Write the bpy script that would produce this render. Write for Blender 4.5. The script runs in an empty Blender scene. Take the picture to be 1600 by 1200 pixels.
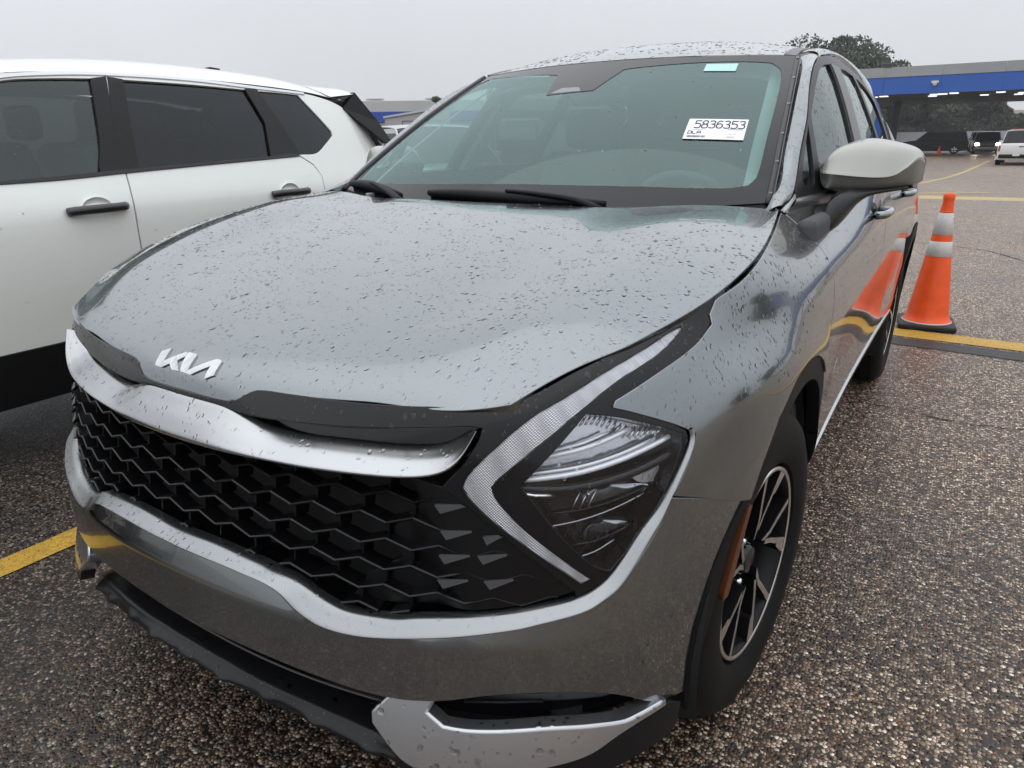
import bpy, bmesh, math, random
import numpy as np
from mathutils import Vector, Matrix
from mathutils.geometry import delaunay_2d_cdt
R = math.radians
SC = bpy.context.scene
COL = SC.collection
rng = random.Random(7)
# ------------------------------------------------------------------ camera
cam_d = bpy.data.cameras.new('camera'); cam = bpy.data.objects.new('camera', cam_d); COL.objects.link(cam)
_yaw, _pit, _rol = -0.57586, 0.33778, -0.01410
_f = Vector((math.sin(_yaw)*math.cos(_pit), math.cos(_yaw)*math.cos(_pit), -math.sin(_pit)))
_r = _f.cross(Vector((0, 0, 1))).normalized(); _u = _r.cross(_f)
_r2 = _r*math.cos(_rol)+_u*math.sin(_rol); _u2 = -_r*math.sin(_rol)+_u*math.cos(_rol)
_m = Matrix((_r2, _u2, -_f)).transposed().to_4x4(); _m.translation = Vector((1.1797, -0.5841, 1.2987))
cam.matrix_world = _m
cam_d.sensor_width = 36; cam_d.lens = 36*1088.46/1600; cam_d.clip_start = .05; cam_d.clip_end = 2000
SC.camera = cam
# ------------------------------------------------------------------ sky, sun, exposure
w = bpy.data.worlds.new('World'); SC.world = w; w.use_nodes = True
nt = w.node_tree; nt.nodes.clear()
def N(t, ty, **kw):
    n = t.nodes.new(ty)
    for k, v in kw.items():
        if k in n.inputs: n.inputs[k].default_value = v
        else: setattr(n, k, v)
    return n
SUN_EL, SUN_AZ = 62, 200
sky = N(nt, 'ShaderNodeTexSky', sky_type='NISHITA', sun_disc=False, sun_elevation=R(SUN_EL), sun_rotation=R(SUN_AZ))
# an even overcast: the clear sky washed out to cloud grey, a little brighter overhead
tc = N(nt, 'ShaderNodeTexCoord'); sep = N(nt, 'ShaderNodeSeparateXYZ'); nt.links.new(tc.outputs['Generated'], sep.inputs[0])
ramp = N(nt, 'ShaderNodeValToRGB'); ramp.color_ramp.elements[0].position = 0; ramp.color_ramp.elements[0].color = (6.95, 7.1, 7.4, 1)
ramp.color_ramp.elements[1].position = 1; ramp.color_ramp.elements[1].color = (18.0, 18.6, 19.4, 1)
e = ramp.color_ramp.elements.new(.3); e.color = (9.4, 9.7, 10.2, 1)
nt.links.new(sep.outputs[2], ramp.inputs[0])
cn = N(nt, 'ShaderNodeTexNoise'); cn.inputs['Scale'].default_value = 1.6; cn.inputs['Detail'].default_value = 4
nt.links.new(tc.outputs['Generated'], cn.inputs['Vector'])
cm = N(nt, 'ShaderNodeMapRange'); cm.inputs[1].default_value = .3; cm.inputs[2].default_value = .7; cm.inputs[3].default_value = .93; cm.inputs[4].default_value = 1.05
nt.links.new(cn.outputs[0], cm.inputs[0])
mm = N(nt, 'ShaderNodeVectorMath', operation='SCALE'); nt.links.new(ramp.outputs[0], mm.inputs[0]); nt.links.new(cm.outputs[0], mm.inputs['Scale'])
mx = N(nt, 'ShaderNodeMix', data_type='RGBA'); mx.inputs[0].default_value = .94
nt.links.new(sky.outputs[0], mx.inputs[6]); nt.links.new(mm.outputs[0], mx.inputs[7])
bg = N(nt, 'ShaderNodeBackground'); bg.inputs[1].default_value = .098
out = N(nt, 'ShaderNodeOutputWorld'); nt.links.new(mx.outputs[2], bg.inputs[0]); nt.links.new(bg.outputs[0], out.inputs[0])
sl = bpy.data.lights.new('sun', 'SUN'); sl.energy = .5; sl.angle = R(100); sl.color = (1, .97, .93)
so = bpy.data.objects.new('sun', sl); COL.objects.link(so)
_sd = Vector((math.sin(R(SUN_AZ))*math.cos(R(SUN_EL)), math.cos(R(SUN_AZ))*math.cos(R(SUN_EL)), math.sin(R(SUN_EL))))
so.rotation_euler = _sd.to_track_quat('Z', 'Y').to_euler()
SC.view_settings.view_transform = 'Standard'; SC.view_settings.look = 'None'; SC.view_settings.exposure = 0; SC.view_settings.gamma = 1
SC.cycles.max_bounces = 10; SC.cycles.transparent_max_bounces = 12; SC.cycles.caustics_reflective = False; SC.cycles.caustics_refractive = False
SC.cycles.sample_clamp_indirect = 6
# ---- shared surfaces of the silver car (metres; x = car's left, y = towards its tail, z = up) ----
import numpy as np
def nspline(t, v, q):
    """natural cubic spline through (t, v[k]) sampled at q; v is (n, d)"""
    t = np.asarray(t, float); v = np.asarray(v, float); q = np.asarray(q, float)
    n = len(t); h = np.diff(t); A = np.zeros((n, n)); A[0, 0] = A[-1, -1] = 1
    B = np.zeros((n,) + v.shape[1:])
    for i in range(1, n-1):
        A[i, i-1] = h[i-1]; A[i, i] = 2*(h[i-1]+h[i]); A[i, i+1] = h[i]
        B[i] = 6*((v[i+1]-v[i])/h[i]-(v[i]-v[i-1])/h[i-1])
    M = np.linalg.solve(A, B.reshape(n, -1)).reshape(B.shape)
    i = np.clip(np.searchsorted(t, q)-1, 0, n-2)
    a = (t[i+1]-q)/h[i]; b = 1-a
    if v.ndim > 1: a = a[:, None]; b = b[:, None]; hh = (h[i]**2)[:, None]
    else: hh = h[i]**2
    return a*v[i]+b*v[i+1]+((a**3-a)*M[i]+(b**3-b)*M[i+1])*hh/6
ZL = np.array([.10, .22, .35, .48, .60, .72, .82, .90, .96, 1.03, 1.10, 1.20])
Y0 = np.array([.11, .060, .035, .035, .045, .065, .085, .115, .150, .200, .260, .360])
DD = np.array([[.02, .105, .205, .345]]*7+[[.028, .10, .215, .37], [.028, .105, .235, .42], [.03, .12, .28, .46], [.03, .08, .17, .27], [.03, .08, .14, .20]])
SX = {.62: [.90, .912, .920, .923, .925, .926, .925, .912, .888, .848, .800, .70],
      .89: [.90, .912, .922, .930, .935, .940, .943, .938, .920, .888, .833, .74],
      1.3: [.70, .79, .872, .924, .931, .938, .943, .943, .936, .908, .834, .68],
      1.8: [.62, .73, .852, .916, .923, .931, .940, .944, .941, .930, .903, .85],
      2.6: [.62, .73, .852, .916, .923, .931, .940, .944, .942, .933, .912, .87],
      3.3: [.66, .76, .865, .924, .933, .941, .945, .944, .940, .930, .910, .87],
      3.8: [.88, .90, .915, .930, .938, .943, .944, .940, .933, .920, .900, .86],
      4.25: [.84, .86, .88, .885, .89, .892, .892, .888, .883, .87, .85, .80]}
def build_table(nz=160, ns=500):
    rows = []
    for k in range(len(ZL)):
        ys = Y0[k]+DD[k]
        pts = [(-.6, ys[1]), (-.3, ys[0]), (0, Y0[k]), (.3, ys[0]), (.6, ys[1]), (.75, ys[2]), (min(.85, SX[.62][k]-.02) if k > 9 else .85, ys[3])]
        pts += [(SX[y][k], y) for y in sorted(SX) if y > ys[3]+.08]
        p = np.array(pts, float); s = np.r_[0, np.cumsum(np.sqrt(np.hypot(*np.diff(p, axis=0).T)))]
        q = np.linspace(s[2], s[-1], ns); c = nspline(s, p, q)
        # resample by a common measure: arc length
        a = np.r_[0, np.cumsum(np.hypot(*np.diff(c, axis=0).T))]
        rows.append(np.array([np.interp(np.linspace(0, 1, ns), a/a[-1], c[:, j]) for j in (0, 1)]).T)
    rows = np.array(rows)                       # levels x ns x 2
    zq = np.linspace(ZL[0], ZL[-1], nz)
    out = nspline(ZL, rows.reshape(len(ZL), -1), zq).reshape(nz, ns, 2)
    return zq, out
ZQ, TAB = build_table()
XG = np.linspace(0, .90, 361); YG = np.linspace(.28, 4.2, 820)
FY = np.array([np.interp(XG, np.maximum.accumulate(r[:, 0]+np.arange(len(r))*1e-9), r[:, 1]) for r in TAB])
SXG = np.array([np.interp(YG, np.maximum.accumulate(r[:, 1]+np.arange(len(r))*1e-9), r[:, 0]) for r in TAB])
def _cub(f0, f1, f2, f3, t):
    return f1+.5*t*(f2-f0+t*(2*f0-5*f1+4*f2-f3+t*(3*(f1-f2)+f3-f0)))
def _bic(T, g0, g1, a, b):
    u = np.clip((a-g0[0])/(g0[1]-g0[0]), 1, len(g0)-3.001); v = np.clip((b-g1[0])/(g1[1]-g1[0]), 1, len(g1)-3.001)
    i = u.astype(int); j = v.astype(int); du = u-i; dv = v-j
    R = [_cub(*[T[i+k, j+m] for m in (-1, 0, 1, 2)], dv) for k in (-1, 0, 1, 2)]
    return _cub(*R, du)
def front_y(x, z):
    x = np.atleast_1d(np.abs(np.asarray(x, float))); z = np.atleast_1d(np.asarray(z, float))
    return _bic(FY, ZQ, XG, z, x)
def side_x(y, z):
    y = np.atleast_1d(np.asarray(y, float)); z = np.atleast_1d(np.asarray(z, float))
    s = _bic(SXG, ZQ, YG, z, y)
    return s
GZ = [1.0, 1.08, 1.16, 1.30, 1.42, 1.50, 1.56, 1.64]; GX = [.905, .890, .864, .805, .745, .700, .655, .56]
PY = [.9, 1.1, 1.25, 1.36, 1.5, 1.63, 1.78, 1.94, 2.1, 2.3, 2.5, 2.8, 3.1, 3.4, 3.8, 4.2]; PX = [.150, .120, .096, .080, .064, .047, .032, .017, .008, .002, .005, .015, .028, .043, .068, .10]
_gz = np.linspace(1.0, 1.64, 200); _gx = nspline(GZ, np.array(GX), _gz)
_py = np.linspace(.9, 4.2, 400); _px = nspline(PY, np.array(PX), _py)
def green_x(y, z):
    return np.interp(z, _gz, _gx)-np.interp(y, _py, _px)
# ------------------------------------------------------------------ helpers
def tag(o, label=None, cat=None, group=None, kind=None):
    if label: o['label'] = label
    if cat: o['category'] = cat
    if group: o['group'] = group
    if kind: o['kind'] = kind
    return o
def link(name, me, mat=None, parent=None):
    o = bpy.data.objects.new(name, me); COL.objects.link(o)
    if mat is not None and not me.materials: me.materials.append(mat)
    if parent: o.parent = parent
    return o
def empty(name, label=None, cat=None, group=None, loc=(0, 0, 0), rz=0):
    o = bpy.data.objects.new(name, None); COL.objects.link(o); o.location = loc; o.rotation_euler = (0, 0, rz); o.empty_display_size = .1
    return tag(o, label, cat, group)
def mk(name, verts, faces, mat, parent=None, smooth=True, normals=None):
    me = bpy.data.meshes.new(name); me.from_pydata([tuple(map(float, v)) for v in verts], [], [tuple(f) for f in faces]); me.update()
    if smooth: me.polygons.foreach_set('use_smooth', [True]*len(me.polygons))
    if normals is not None: me.normals_split_custom_set_from_vertices([tuple(map(float, n)) for n in normals])
    return link(name, me, mat, parent)
def copy_tree(o, parent=None):
    c = o.copy(); COL.objects.link(c)
    if parent: c.parent = parent
    for ch in list(o.children): copy_tree(ch, c)
    return c
def unit(a):
    a = np.asarray(a, float); return a/np.maximum(np.linalg.norm(a, axis=-1, keepdims=True), 1e-12)
def mirror_x(o, parent=None, name=None):
    """the same piece on the other side of its car: a new mesh, mirrored"""
    me = o.data; v = np.empty(len(me.vertices)*3); me.vertices.foreach_get('co', v); v = v.reshape(-1, 3)*[-1, 1, 1]
    fs = [tuple(reversed(p.vertices)) for p in me.polygons]
    n = None
    if me.has_custom_normals:
        n = np.zeros((len(v), 3))
        for lp, cn_ in zip(me.loops, me.corner_normals): n[lp.vertex_index] = cn_.vector
        n = n*[-1, 1, 1]
    m = mk(name or o.name.split('.')[0], v, fs, None, parent or o.parent, me.polygons[0].use_smooth, n)
    for a in me.materials: m.data.materials.append(a)
    if len(me.materials) > 1: m.data.polygons.foreach_set('material_index', [p.material_index for p in me.polygons])
    for k in o.keys():
        if k in ('kind', 'label'): m[k] = o[k]
    for ch in o.children: mirror_x(ch, m)
    return m
def inpoly(P, poly):
    x, y = P[:, 0], P[:, 1]; c = np.zeros(len(P), bool); n = len(poly); j = n-1
    for i in range(n):
        xi, yi = poly[i]; xj, yj = poly[j]
        if yi != yj: c ^= ((yi > y) != (yj > y)) & (x < (xj-xi)*(y-yi)/(yj-yi)+xi)
        j = i
    return c
def segdist(P, poly):
    poly = np.asarray(poly); d = np.full(len(P), 1e9)
    for i in range(len(poly)):
        a, b = poly[i-1], poly[i]; ab = b-a; L = ab@ab
        if L < 1e-14: continue
        t = np.clip(((P-a)@ab)/L, 0, 1); d = np.minimum(d, np.hypot(*(P-a-t[:, None]*ab).T))
    return d
def catmull(pts, step, closed=False, sharp=40):
    """resample a polyline; corners sharper than `sharp` degrees stay corners, the rest runs as a curve"""
    p = np.asarray(pts, float); n = len(p)
    if not closed and n == 2:
        k = max(1, int(np.linalg.norm(p[1]-p[0])/step)); return p[0]+(p[1]-p[0])*np.linspace(0, 1, k+1)[:, None]
    out = []; m = n if closed else n-1
    def corner(i):
        if not closed and i in (0, n-1): return True
        a = p[i]-p[i-1]; b = p[(i+1) % n]-p[i]
        c = (a@b)/(np.linalg.norm(a)*np.linalg.norm(b)+1e-12); return math.degrees(math.acos(max(-1, min(1, c)))) > sharp
    cor = [corner(i) for i in range(n)]
    for i in range(m):
        a, b = p[i], p[(i+1) % n]
        L = np.linalg.norm(b-a); k = max(1, int(round(L/step)))
        ta = (b-a) if cor[i] else (b-p[i-1])*L/(L+np.linalg.norm(a-p[i-1]))
        c = p[(i+2) % n] if (closed or i+2 < n) else b
        tb = (b-a) if cor[(i+1) % n] else (c-a)*L/(L+np.linalg.norm(c-b))
        for q in range(k):
            t = q/k; out.append((2*t**3-3*t**2+1)*a+(t**3-2*t**2+t)*ta+(-2*t**3+3*t**2)*b+(t**3-t**2)*tb)
    if not closed: out.append(p[-1])
    return np.array(out)
# maps: 2-D panel coordinates -> points of the body surface
LS = 4.8
def xz2p(pts):
    out = []
    for x, z in pts:
        k = np.interp(z, ZQ, np.arange(len(ZQ))); i = int(min(k, len(ZQ)-2)); t = k-i; r = TAB[i]*(1-t)+TAB[i+1]*t
        out.append((math.copysign(np.interp(abs(x), np.maximum.accumulate(r[:, 0]+np.arange(len(r))*1e-9), np.linspace(0, LS, len(r))), x), z))
    return out
def yz2p(pts):
    out = []
    for y, z in pts:
        k = np.interp(z, ZQ, np.arange(len(ZQ))); i = int(min(k, len(ZQ)-2)); t = k-i; r = TAB[i]*(1-t)+TAB[i+1]*t
        out.append((float(np.interp(y, np.maximum.accumulate(r[:, 1]+np.arange(len(r))*1e-9), np.linspace(0, LS, len(r)))), z))
    return out
_SG = np.linspace(0, LS, TAB.shape[1])
def mapP(uv):
    uv = np.asarray(uv, float); sg = np.where(uv[:, 0] < 0, -1., 1.); s = np.abs(uv[:, 0])
    x = _bic(TAB[:, :, 0], ZQ, _SG, uv[:, 1], s); y = _bic(TAB[:, :, 1], ZQ, _SG, uv[:, 1], s)
    lo = s < _SG[1]*1.01       # keep the centre line exact
    x = np.where(lo, s*(x/np.maximum(s, 1e-9) if False else 1.0), x)
    return np.stack([sg*x, y, uv[:, 1]], 1)
def mapG(uv):
    uv = np.asarray(uv, float); return np.stack([green_x(uv[:, 0], uv[:, 1]), uv[:, 0], uv[:, 1]], 1)
def normals_of(fn, uv, flip=False, e=2e-3):
    uv = np.asarray(uv, float)
    du = fn(uv+[e, 0])-fn(uv-[e, 0]); dv = fn(uv+[0, e])-fn(uv-[0, e])
    n = unit(np.cross(du, dv)); return -n if flip else n
def panel(name, outline, fn, mat, parent, holes=(), sp=.025, th=.012, off=0., bev=.0015, step=None, sharp=40, flip=False, disp=None, curved=True, rim=True, bstep=None):
    """a sheet of body work: an outline filled with a fine net, laid on the surface fn, with rolled edges and thickness"""
    bstep = bstep or sp*.6
    loops = [catmull(outline, bstep, True, sharp if curved else 0)]+[catmull(h, bstep, True, sharp if curved else 0) for h in holes]
    def area(l): x, y = l[:, 0], l[:, 1]; return .5*(x@np.roll(y, -1)-y@np.roll(x, -1))
    loops = [l if (area(l) > 0) == (k == 0) else l[::-1] for k, l in enumerate(loops)]
    o = loops[0]; lo, hi = o.min(0), o.max(0)
    gx, gy = np.meshgrid(np.arange(lo[0]+sp/2, hi[0], sp), np.arange(lo[1]+sp/2, hi[1], sp*.87)); gx[1::2] += sp/2
    G = np.stack([gx.ravel(), gy.ravel()], 1)
    if len(G):
        k = inpoly(G, o)
        for h in loops[1:]: k &= ~inpoly(G, h)
        G = G[k]
        if len(G):
            d = np.min([segdist(G, l) for l in loops], axis=0); G = G[d > sp*.45]
    V = np.vstack(loops+([G] if len(G) else [])); edges = []; b = 0
    for l in loops:
        edges += [(b+i, b+(i+1) % len(l)) for i in range(len(l))]; b += len(l)
    r = delaunay_2d_cdt([Vector(v) for v in V], edges, [], 0, 1e-7, True)
    V = np.array([tuple(v) for v in r[0]]); F = [tuple(f) for f in r[2]]
    cen = np.array([V[list(f)].mean(0) for f in F]); k = inpoly(cen, o)
    for h in loops[1:]: k &= ~inpoly(cen, h)
    F = [f for f, q in zip(F, k) if q]
    # consistent winding
    F = [f if np.cross(V[f[1]]-V[f[0]], V[f[2]]-V[f[0]]) > 0 else f[::-1] for f in F]
    P3 = fn(V); Nn = normals_of(fn, V, flip)
    o_ = off if disp is None else off+disp(V, P3)
    P3 = P3+Nn*(o_[:, None] if disp is not None else off)
    if disp is not None:                       # normals of the displaced sheet
        def fd(q): p = fn(q); return p+normals_of(fn, q, flip)*(off+disp(q, p))[:, None]
        Nn = normals_of(fd, V, flip)
    if flip: F = [f[::-1] for f in F]
    verts = list(P3); nrm = list(Nn)
    # boundary edges from faces
    cnt = {}
    for f in F:
        for a, b_ in zip(f, f[1:]+f[:1]): cnt[(a, b_)] = 1
    B = [(a, b_) for (a, b_) in cnt if (b_, a) not in cnt]
    if rim:
        nxt = {}; tang = {}
        for a, b_ in B:
            t = unit(P3[b_]-P3[a]); tang.setdefault(a, []).append(t); tang.setdefault(b_, []).append(t)
        ids = {}
        for a in tang:
            t = unit(np.sum(tang[a], 0)); outw = unit(np.cross(t, Nn[a]))
            k1 = P3[a]+outw*bev-Nn[a]*bev*.9
            ids[a] = (len(verts), len(verts)+1, len(verts)+2)
            verts += [k1, k1, k1-Nn[a]*th]; nrm += [unit(Nn[a]*.5+outw), outw, outw]
        for a, b_ in B:
            A, B2 = ids[a], ids[b_]
            F.append((b_, a, A[0], B2[0])); F.append((B2[1], A[1], A[2], B2[2]))
    return mk(name, verts, F, mat, parent, True, nrm)
def loft(name, rows, mat, parent, nu=4, nv=4, closed_u=False, th=0, smooth=True, flip=False):
    """a smooth skin through rows of points (cubic both ways)"""
    G = np.array([[tuple(p) for p in r] for r in rows], float)          # nv x nu x 3
    a, b = G.shape[:2]
    if a > 2 and nv > 1: G = nspline(np.arange(a), G.reshape(a, -1), np.linspace(0, a-1, (a-1)*nv+1)).reshape(-1, b, 3)
    elif nv > 1: t = np.linspace(0, 1, nv+1)[:, None, None]; G = G[0]*(1-t)+G[1]*t
    if closed_u: G = np.concatenate([G, G[:, :1]], 1); b += 1
    if nu > 1:
        H = G.transpose(1, 0, 2); q = np.linspace(0, b-1, (b-1)*nu+1)
        if closed_u:
            H = np.concatenate([H[-4:-1], H, H[1:4]], 0); H = nspline(np.arange(-3, b+3), H.reshape(len(H), -1), q)
        elif b > 2: H = nspline(np.arange(b), H.reshape(b, -1), q)
        else: t = np.linspace(0, 1, nu+1)[:, None, None]; H = (H[0]*(1-t)+H[1]*t).reshape(nu+1, -1)
        G = H.reshape(len(q) if b > 2 else nu+1, -1, 3).transpose(1, 0, 2)
    a, b = G.shape[:2]
    V = G.reshape(-1, 3); F = [(i*b+j, i*b+j+1, (i+1)*b+j+1, (i+1)*b+j) for i in range(a-1) for j in range(b-1)]
    if flip: F = [f[::-1] for f in F]
    V = list(V)
    if th:
        nn = np.zeros((len(V), 3)); Va = np.array(V)
        for f in F:
            n = np.cross(Va[f[2]]-Va[f[0]], Va[f[3]]-Va[f[1]])
            for k in f: nn[k] += n
        nn = unit(nn); n0 = len(V); V += list(Va-nn*th); F0 = list(F)
        F += [tuple(k+n0 for k in f[::-1]) for f in F0]
        ring = [j for j in range(b)]+[i*b+b-1 for i in range(1, a)]+[(a-1)*b+j for j in range(b-2, -1, -1)]+[i*b for i in range(a-2, 0, -1)]
        for p, q in zip(ring, ring[1:]+ring[:1]):
            F.append((q, p, p+n0, q+n0) if not flip else (p, q, q+n0, p+n0))
        o = mk(name, V, F, mat, parent, smooth)
        m = o.data; ev = [i for i, e_ in enumerate(m.edges) if (e_.vertices[0] < n0) != (e_.vertices[1] < n0)]
        rs = {tuple(sorted((p, q))) for p, q in zip(ring, ring[1:]+ring[:1])}; rs |= {(a_+n0, b_+n0) for a_, b_ in rs}
        sh = m.attributes.new('sharp_edge', 'BOOLEAN', 'EDGE')
        sh.data.foreach_set('value', [tuple(sorted(e_.vertices)) in rs for e_ in m.edges])
        return o
    return mk(name, V, F, mat, parent, smooth)
def boxm(c, s, rot=None):
    c = np.array(c, float); h = np.array(s, float)/2
    V = np.array([(x, y, z) for x in (-1, 1) for y in (-1, 1) for z in (-1, 1)], float)*h
    if rot is not None: V = V@np.array(rot).T
    return V+c, [(0, 1, 3, 2), (4, 6, 7, 5), (0, 4, 5, 1), (2, 3, 7, 6), (0, 2, 6, 4), (1, 5, 7, 3)]
def join(parts):
    V = []; F = []
    for v, f in parts:
        n = len(V); V += [tuple(p) for p in v]; F += [tuple(k+n for k in q) for q in f]
    return V, F
def bevel_obj(o, w_=.01, seg=2, ang=30):
    bm = bmesh.new(); bm.from_mesh(o.data)
    es = [e_ for e_ in bm.edges if len(e_.link_faces) == 2 and e_.calc_face_angle(0) > R(ang)]
    bmesh.ops.bevel(bm, geom=es, offset=w_, segments=seg, affect='EDGES', profile=.5, clamp_overlap=True)
    bm.to_mesh(o.data); bm.free(); o.data.polygons.foreach_set('use_smooth', [True]*len(o.data.polygons))
    return o
def box(name, c, s, mat, parent=None, bev=0, rot=None):
    v, f = boxm(c, s, rot); o = mk(name, v, f, mat, parent, False)
    if bev: bevel_obj(o, bev)
    return o
def prism(outline, z0, z1, fn):
    """extrude a closed 2-D outline; fn(u, v, w) -> point"""
    n = len(outline); V = [fn(u, v, z0) for u, v in outline]+[fn(u, v, z1) for u, v in outline]
    a = sum(outline[i-1][0]*outline[i][1]-outline[i][0]*outline[i-1][1] for i in range(n))
    from mathutils.geometry import tessellate_polygon
    tri = tessellate_polygon([[Vector((u, v, 0)) for u, v in outline]])
    F = []
    for t in tri:
        p = [outline[k] for k in t]; s = (p[1][0]-p[0][0])*(p[2][1]-p[0][1])-(p[2][0]-p[0][0])*(p[1][1]-p[0][1])
        t = tuple(t) if s > 0 else tuple(reversed(t))
        F.append(tuple(k+n for k in t)); F.append(tuple(reversed(t)))
    for i in range(n):
        j = (i+1) % n; F.append((i, j, j+n, i+n) if a > 0 else (j, i, i+n, j+n))
    return V, F
def tube_vf(path, r, seg=8, closed=False, cap=True, flat=1.0, up=(0, 0, 1)):
    p = np.asarray(path, float); n = len(p); r = np.broadcast_to(np.asarray(r, float), (n,))
    V = []; F = []
    for i in range(n):
        a = p[(i-1) % n] if (closed or i > 0) else p[i]; b = p[(i+1) % n] if (closed or i < n-1) else p[i]
        t = unit(b-a); s = np.cross(t, up)
        if np.linalg.norm(s) < 1e-6: s = np.cross(t, (0, 1, 0))
        s = unit(s); q = np.cross(s, t)
        for k in range(seg): c = 2*math.pi*k/seg; V.append(p[i]+r[i]*(s*math.cos(c)+q*flat*math.sin(c)))
    m = n if closed else n-1
    for i in range(m):
        for k in range(seg):
            j = (i+1) % n; F.append((i*seg+k, i*seg+(k+1) % seg, j*seg+(k+1) % seg, j*seg+k))
    if cap and not closed: F.append(tuple(range(seg))[::-1]); F.append(tuple((n-1)*seg+k for k in range(seg)))
    return V, F
def tube(name, path, r, mat, parent, **kw):
    return mk(name, *tube_vf(path, r, **kw), mat, parent)
def lathe(prof, seg, axis='x', c=(0, 0, 0), closed=False):
    V = []; F = []; n = len(prof); m = n if closed else n-1
    for k in range(seg):
        a = 2*math.pi*k/seg; ca, sa = math.cos(a), math.sin(a)
        for h, r in prof:
            p = (h, r*ca, r*sa) if axis == 'x' else (r*ca, r*sa, h)
            V.append((p[0]+c[0], p[1]+c[1], p[2]+c[2]))
    for k in range(seg):
        for i in range(m):
            j = (i+1) % n; k2 = (k+1) % seg
            F.append((k*n+i, k*n+j, k2*n+j, k2*n+i) if axis != 'x' else (k*n+i, k*n+j, k2*n+j, k2*n+i))
    return V, F
def fix_normals(o):
    bm = bmesh.new(); bm.from_mesh(o.data); bmesh.ops.recalc_face_normals(bm, faces=bm.faces); bm.to_mesh(o.data); bm.free(); return o
def sharpen(o, ang=35):
    bm = bmesh.new(); bm.from_mesh(o.data)
    for e_ in bm.edges:
        if len(e_.link_faces) == 2 and e_.calc_face_angle(0) > R(ang): e_.smooth = False
    bm.to_mesh(o.data); bm.free(); return o
# ------------------------------------------------------------------ materials
MATS = {}
def M(name, col=(.5, .5, .5), rough=.5, metal=0., coat=0., coatr=.03, spec=.5, bump=None, noise=None, emit=None, ior=None):
    if name in MATS: return MATS[name]
    m = bpy.data.materials.new(name); m.use_nodes = True; t = m.node_tree; b = t.nodes['Principled BSDF']
    b.inputs['Base Color'].default_value = (*col, 1); b.inputs['Roughness'].default_value = rough; b.inputs['Metallic'].default_value = metal
    b.inputs['Coat Weight'].default_value = coat; b.inputs['Coat Roughness'].default_value = coatr; b.inputs['Specular IOR Level'].default_value = spec
    if ior: b.inputs['IOR'].default_value = ior
    co = N(t, 'ShaderNodeTexCoord')
    if noise:        # (scale, amount): gentle uneven colour
        nz = N(t, 'ShaderNodeTexNoise'); nz.inputs['Scale'].default_value = noise[0]; nz.inputs['Detail'].default_value = 5
        t.links.new(co.outputs['Object'], nz.inputs['Vector'])
        mr = N(t, 'ShaderNodeMapRange'); mr.inputs[1].default_value = .25; mr.inputs[2].default_value = .75; mr.inputs[3].default_value = 1-noise[1]; mr.inputs[4].default_value = 1+noise[1]
        t.links.new(nz.outputs[0], mr.inputs[0])
        v = N(t, 'ShaderNodeVectorMath', operation='SCALE'); v.inputs[0].default_value = col; t.links.new(mr.outputs[0], v.inputs['Scale']); t.links.new(v.outputs[0], b.inputs['Base Color'])
    if bump:         # (scale, strength, distance)
        nz = N(t, 'ShaderNodeTexNoise'); nz.inputs['Scale'].default_value = bump[0]; nz.inputs['Detail'].default_value = 3
        t.links.new(co.outputs['Object'], nz.inputs['Vector'])
        bp = N(t, 'ShaderNodeBump'); bp.inputs['Strength'].default_value = bump[1]; bp.inputs['Distance'].default_value = bump[2]
        t.links.new(nz.outputs[0], bp.inputs['Height']); t.links.new(bp.outputs[0], b.inputs['Normal'])
    if emit: b.inputs['Emission Color'].default_value = (*emit[0], 1); b.inputs['Emission Strength'].default_value = emit[1]
    MATS[name] = m; return m
def glass_mat(name, tint, refl=1.6, rt=(1, 1, 1), rough=0.):
    m = bpy.data.materials.new(name); m.use_nodes = True; t = m.node_tree; t.nodes.clear()
    o = N(t, 'ShaderNodeOutputMaterial'); tr = N(t, 'ShaderNodeBsdfTransparent'); tr.inputs[0].default_value = (*tint, 1)
    g = N(t, 'ShaderNodeBsdfGlossy'); g.inputs['Roughness'].default_value = rough; g.inputs['Color'].default_value = (*rt, 1)
    fr = N(t, 'ShaderNodeFresnel'); ge = N(t, 'ShaderNodeNewGeometry')      # same reflectance from either side of the pane
    mi = N(t, 'ShaderNodeMapRange'); mi.inputs[3].default_value = refl; mi.inputs[4].default_value = 1/refl
    t.links.new(ge.outputs['Backfacing'], mi.inputs[0]); t.links.new(mi.outputs[0], fr.inputs[0])
    mx_ = N(t, 'ShaderNodeMixShader'); t.links.new(fr.outputs[0], mx_.inputs[0]); t.links.new(tr.outputs[0], mx_.inputs[1]); t.links.new(g.outputs[0], mx_.inputs[2]); t.links.new(mx_.outputs[0], o.inputs[0])
    MATS[name] = m; return m
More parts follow.
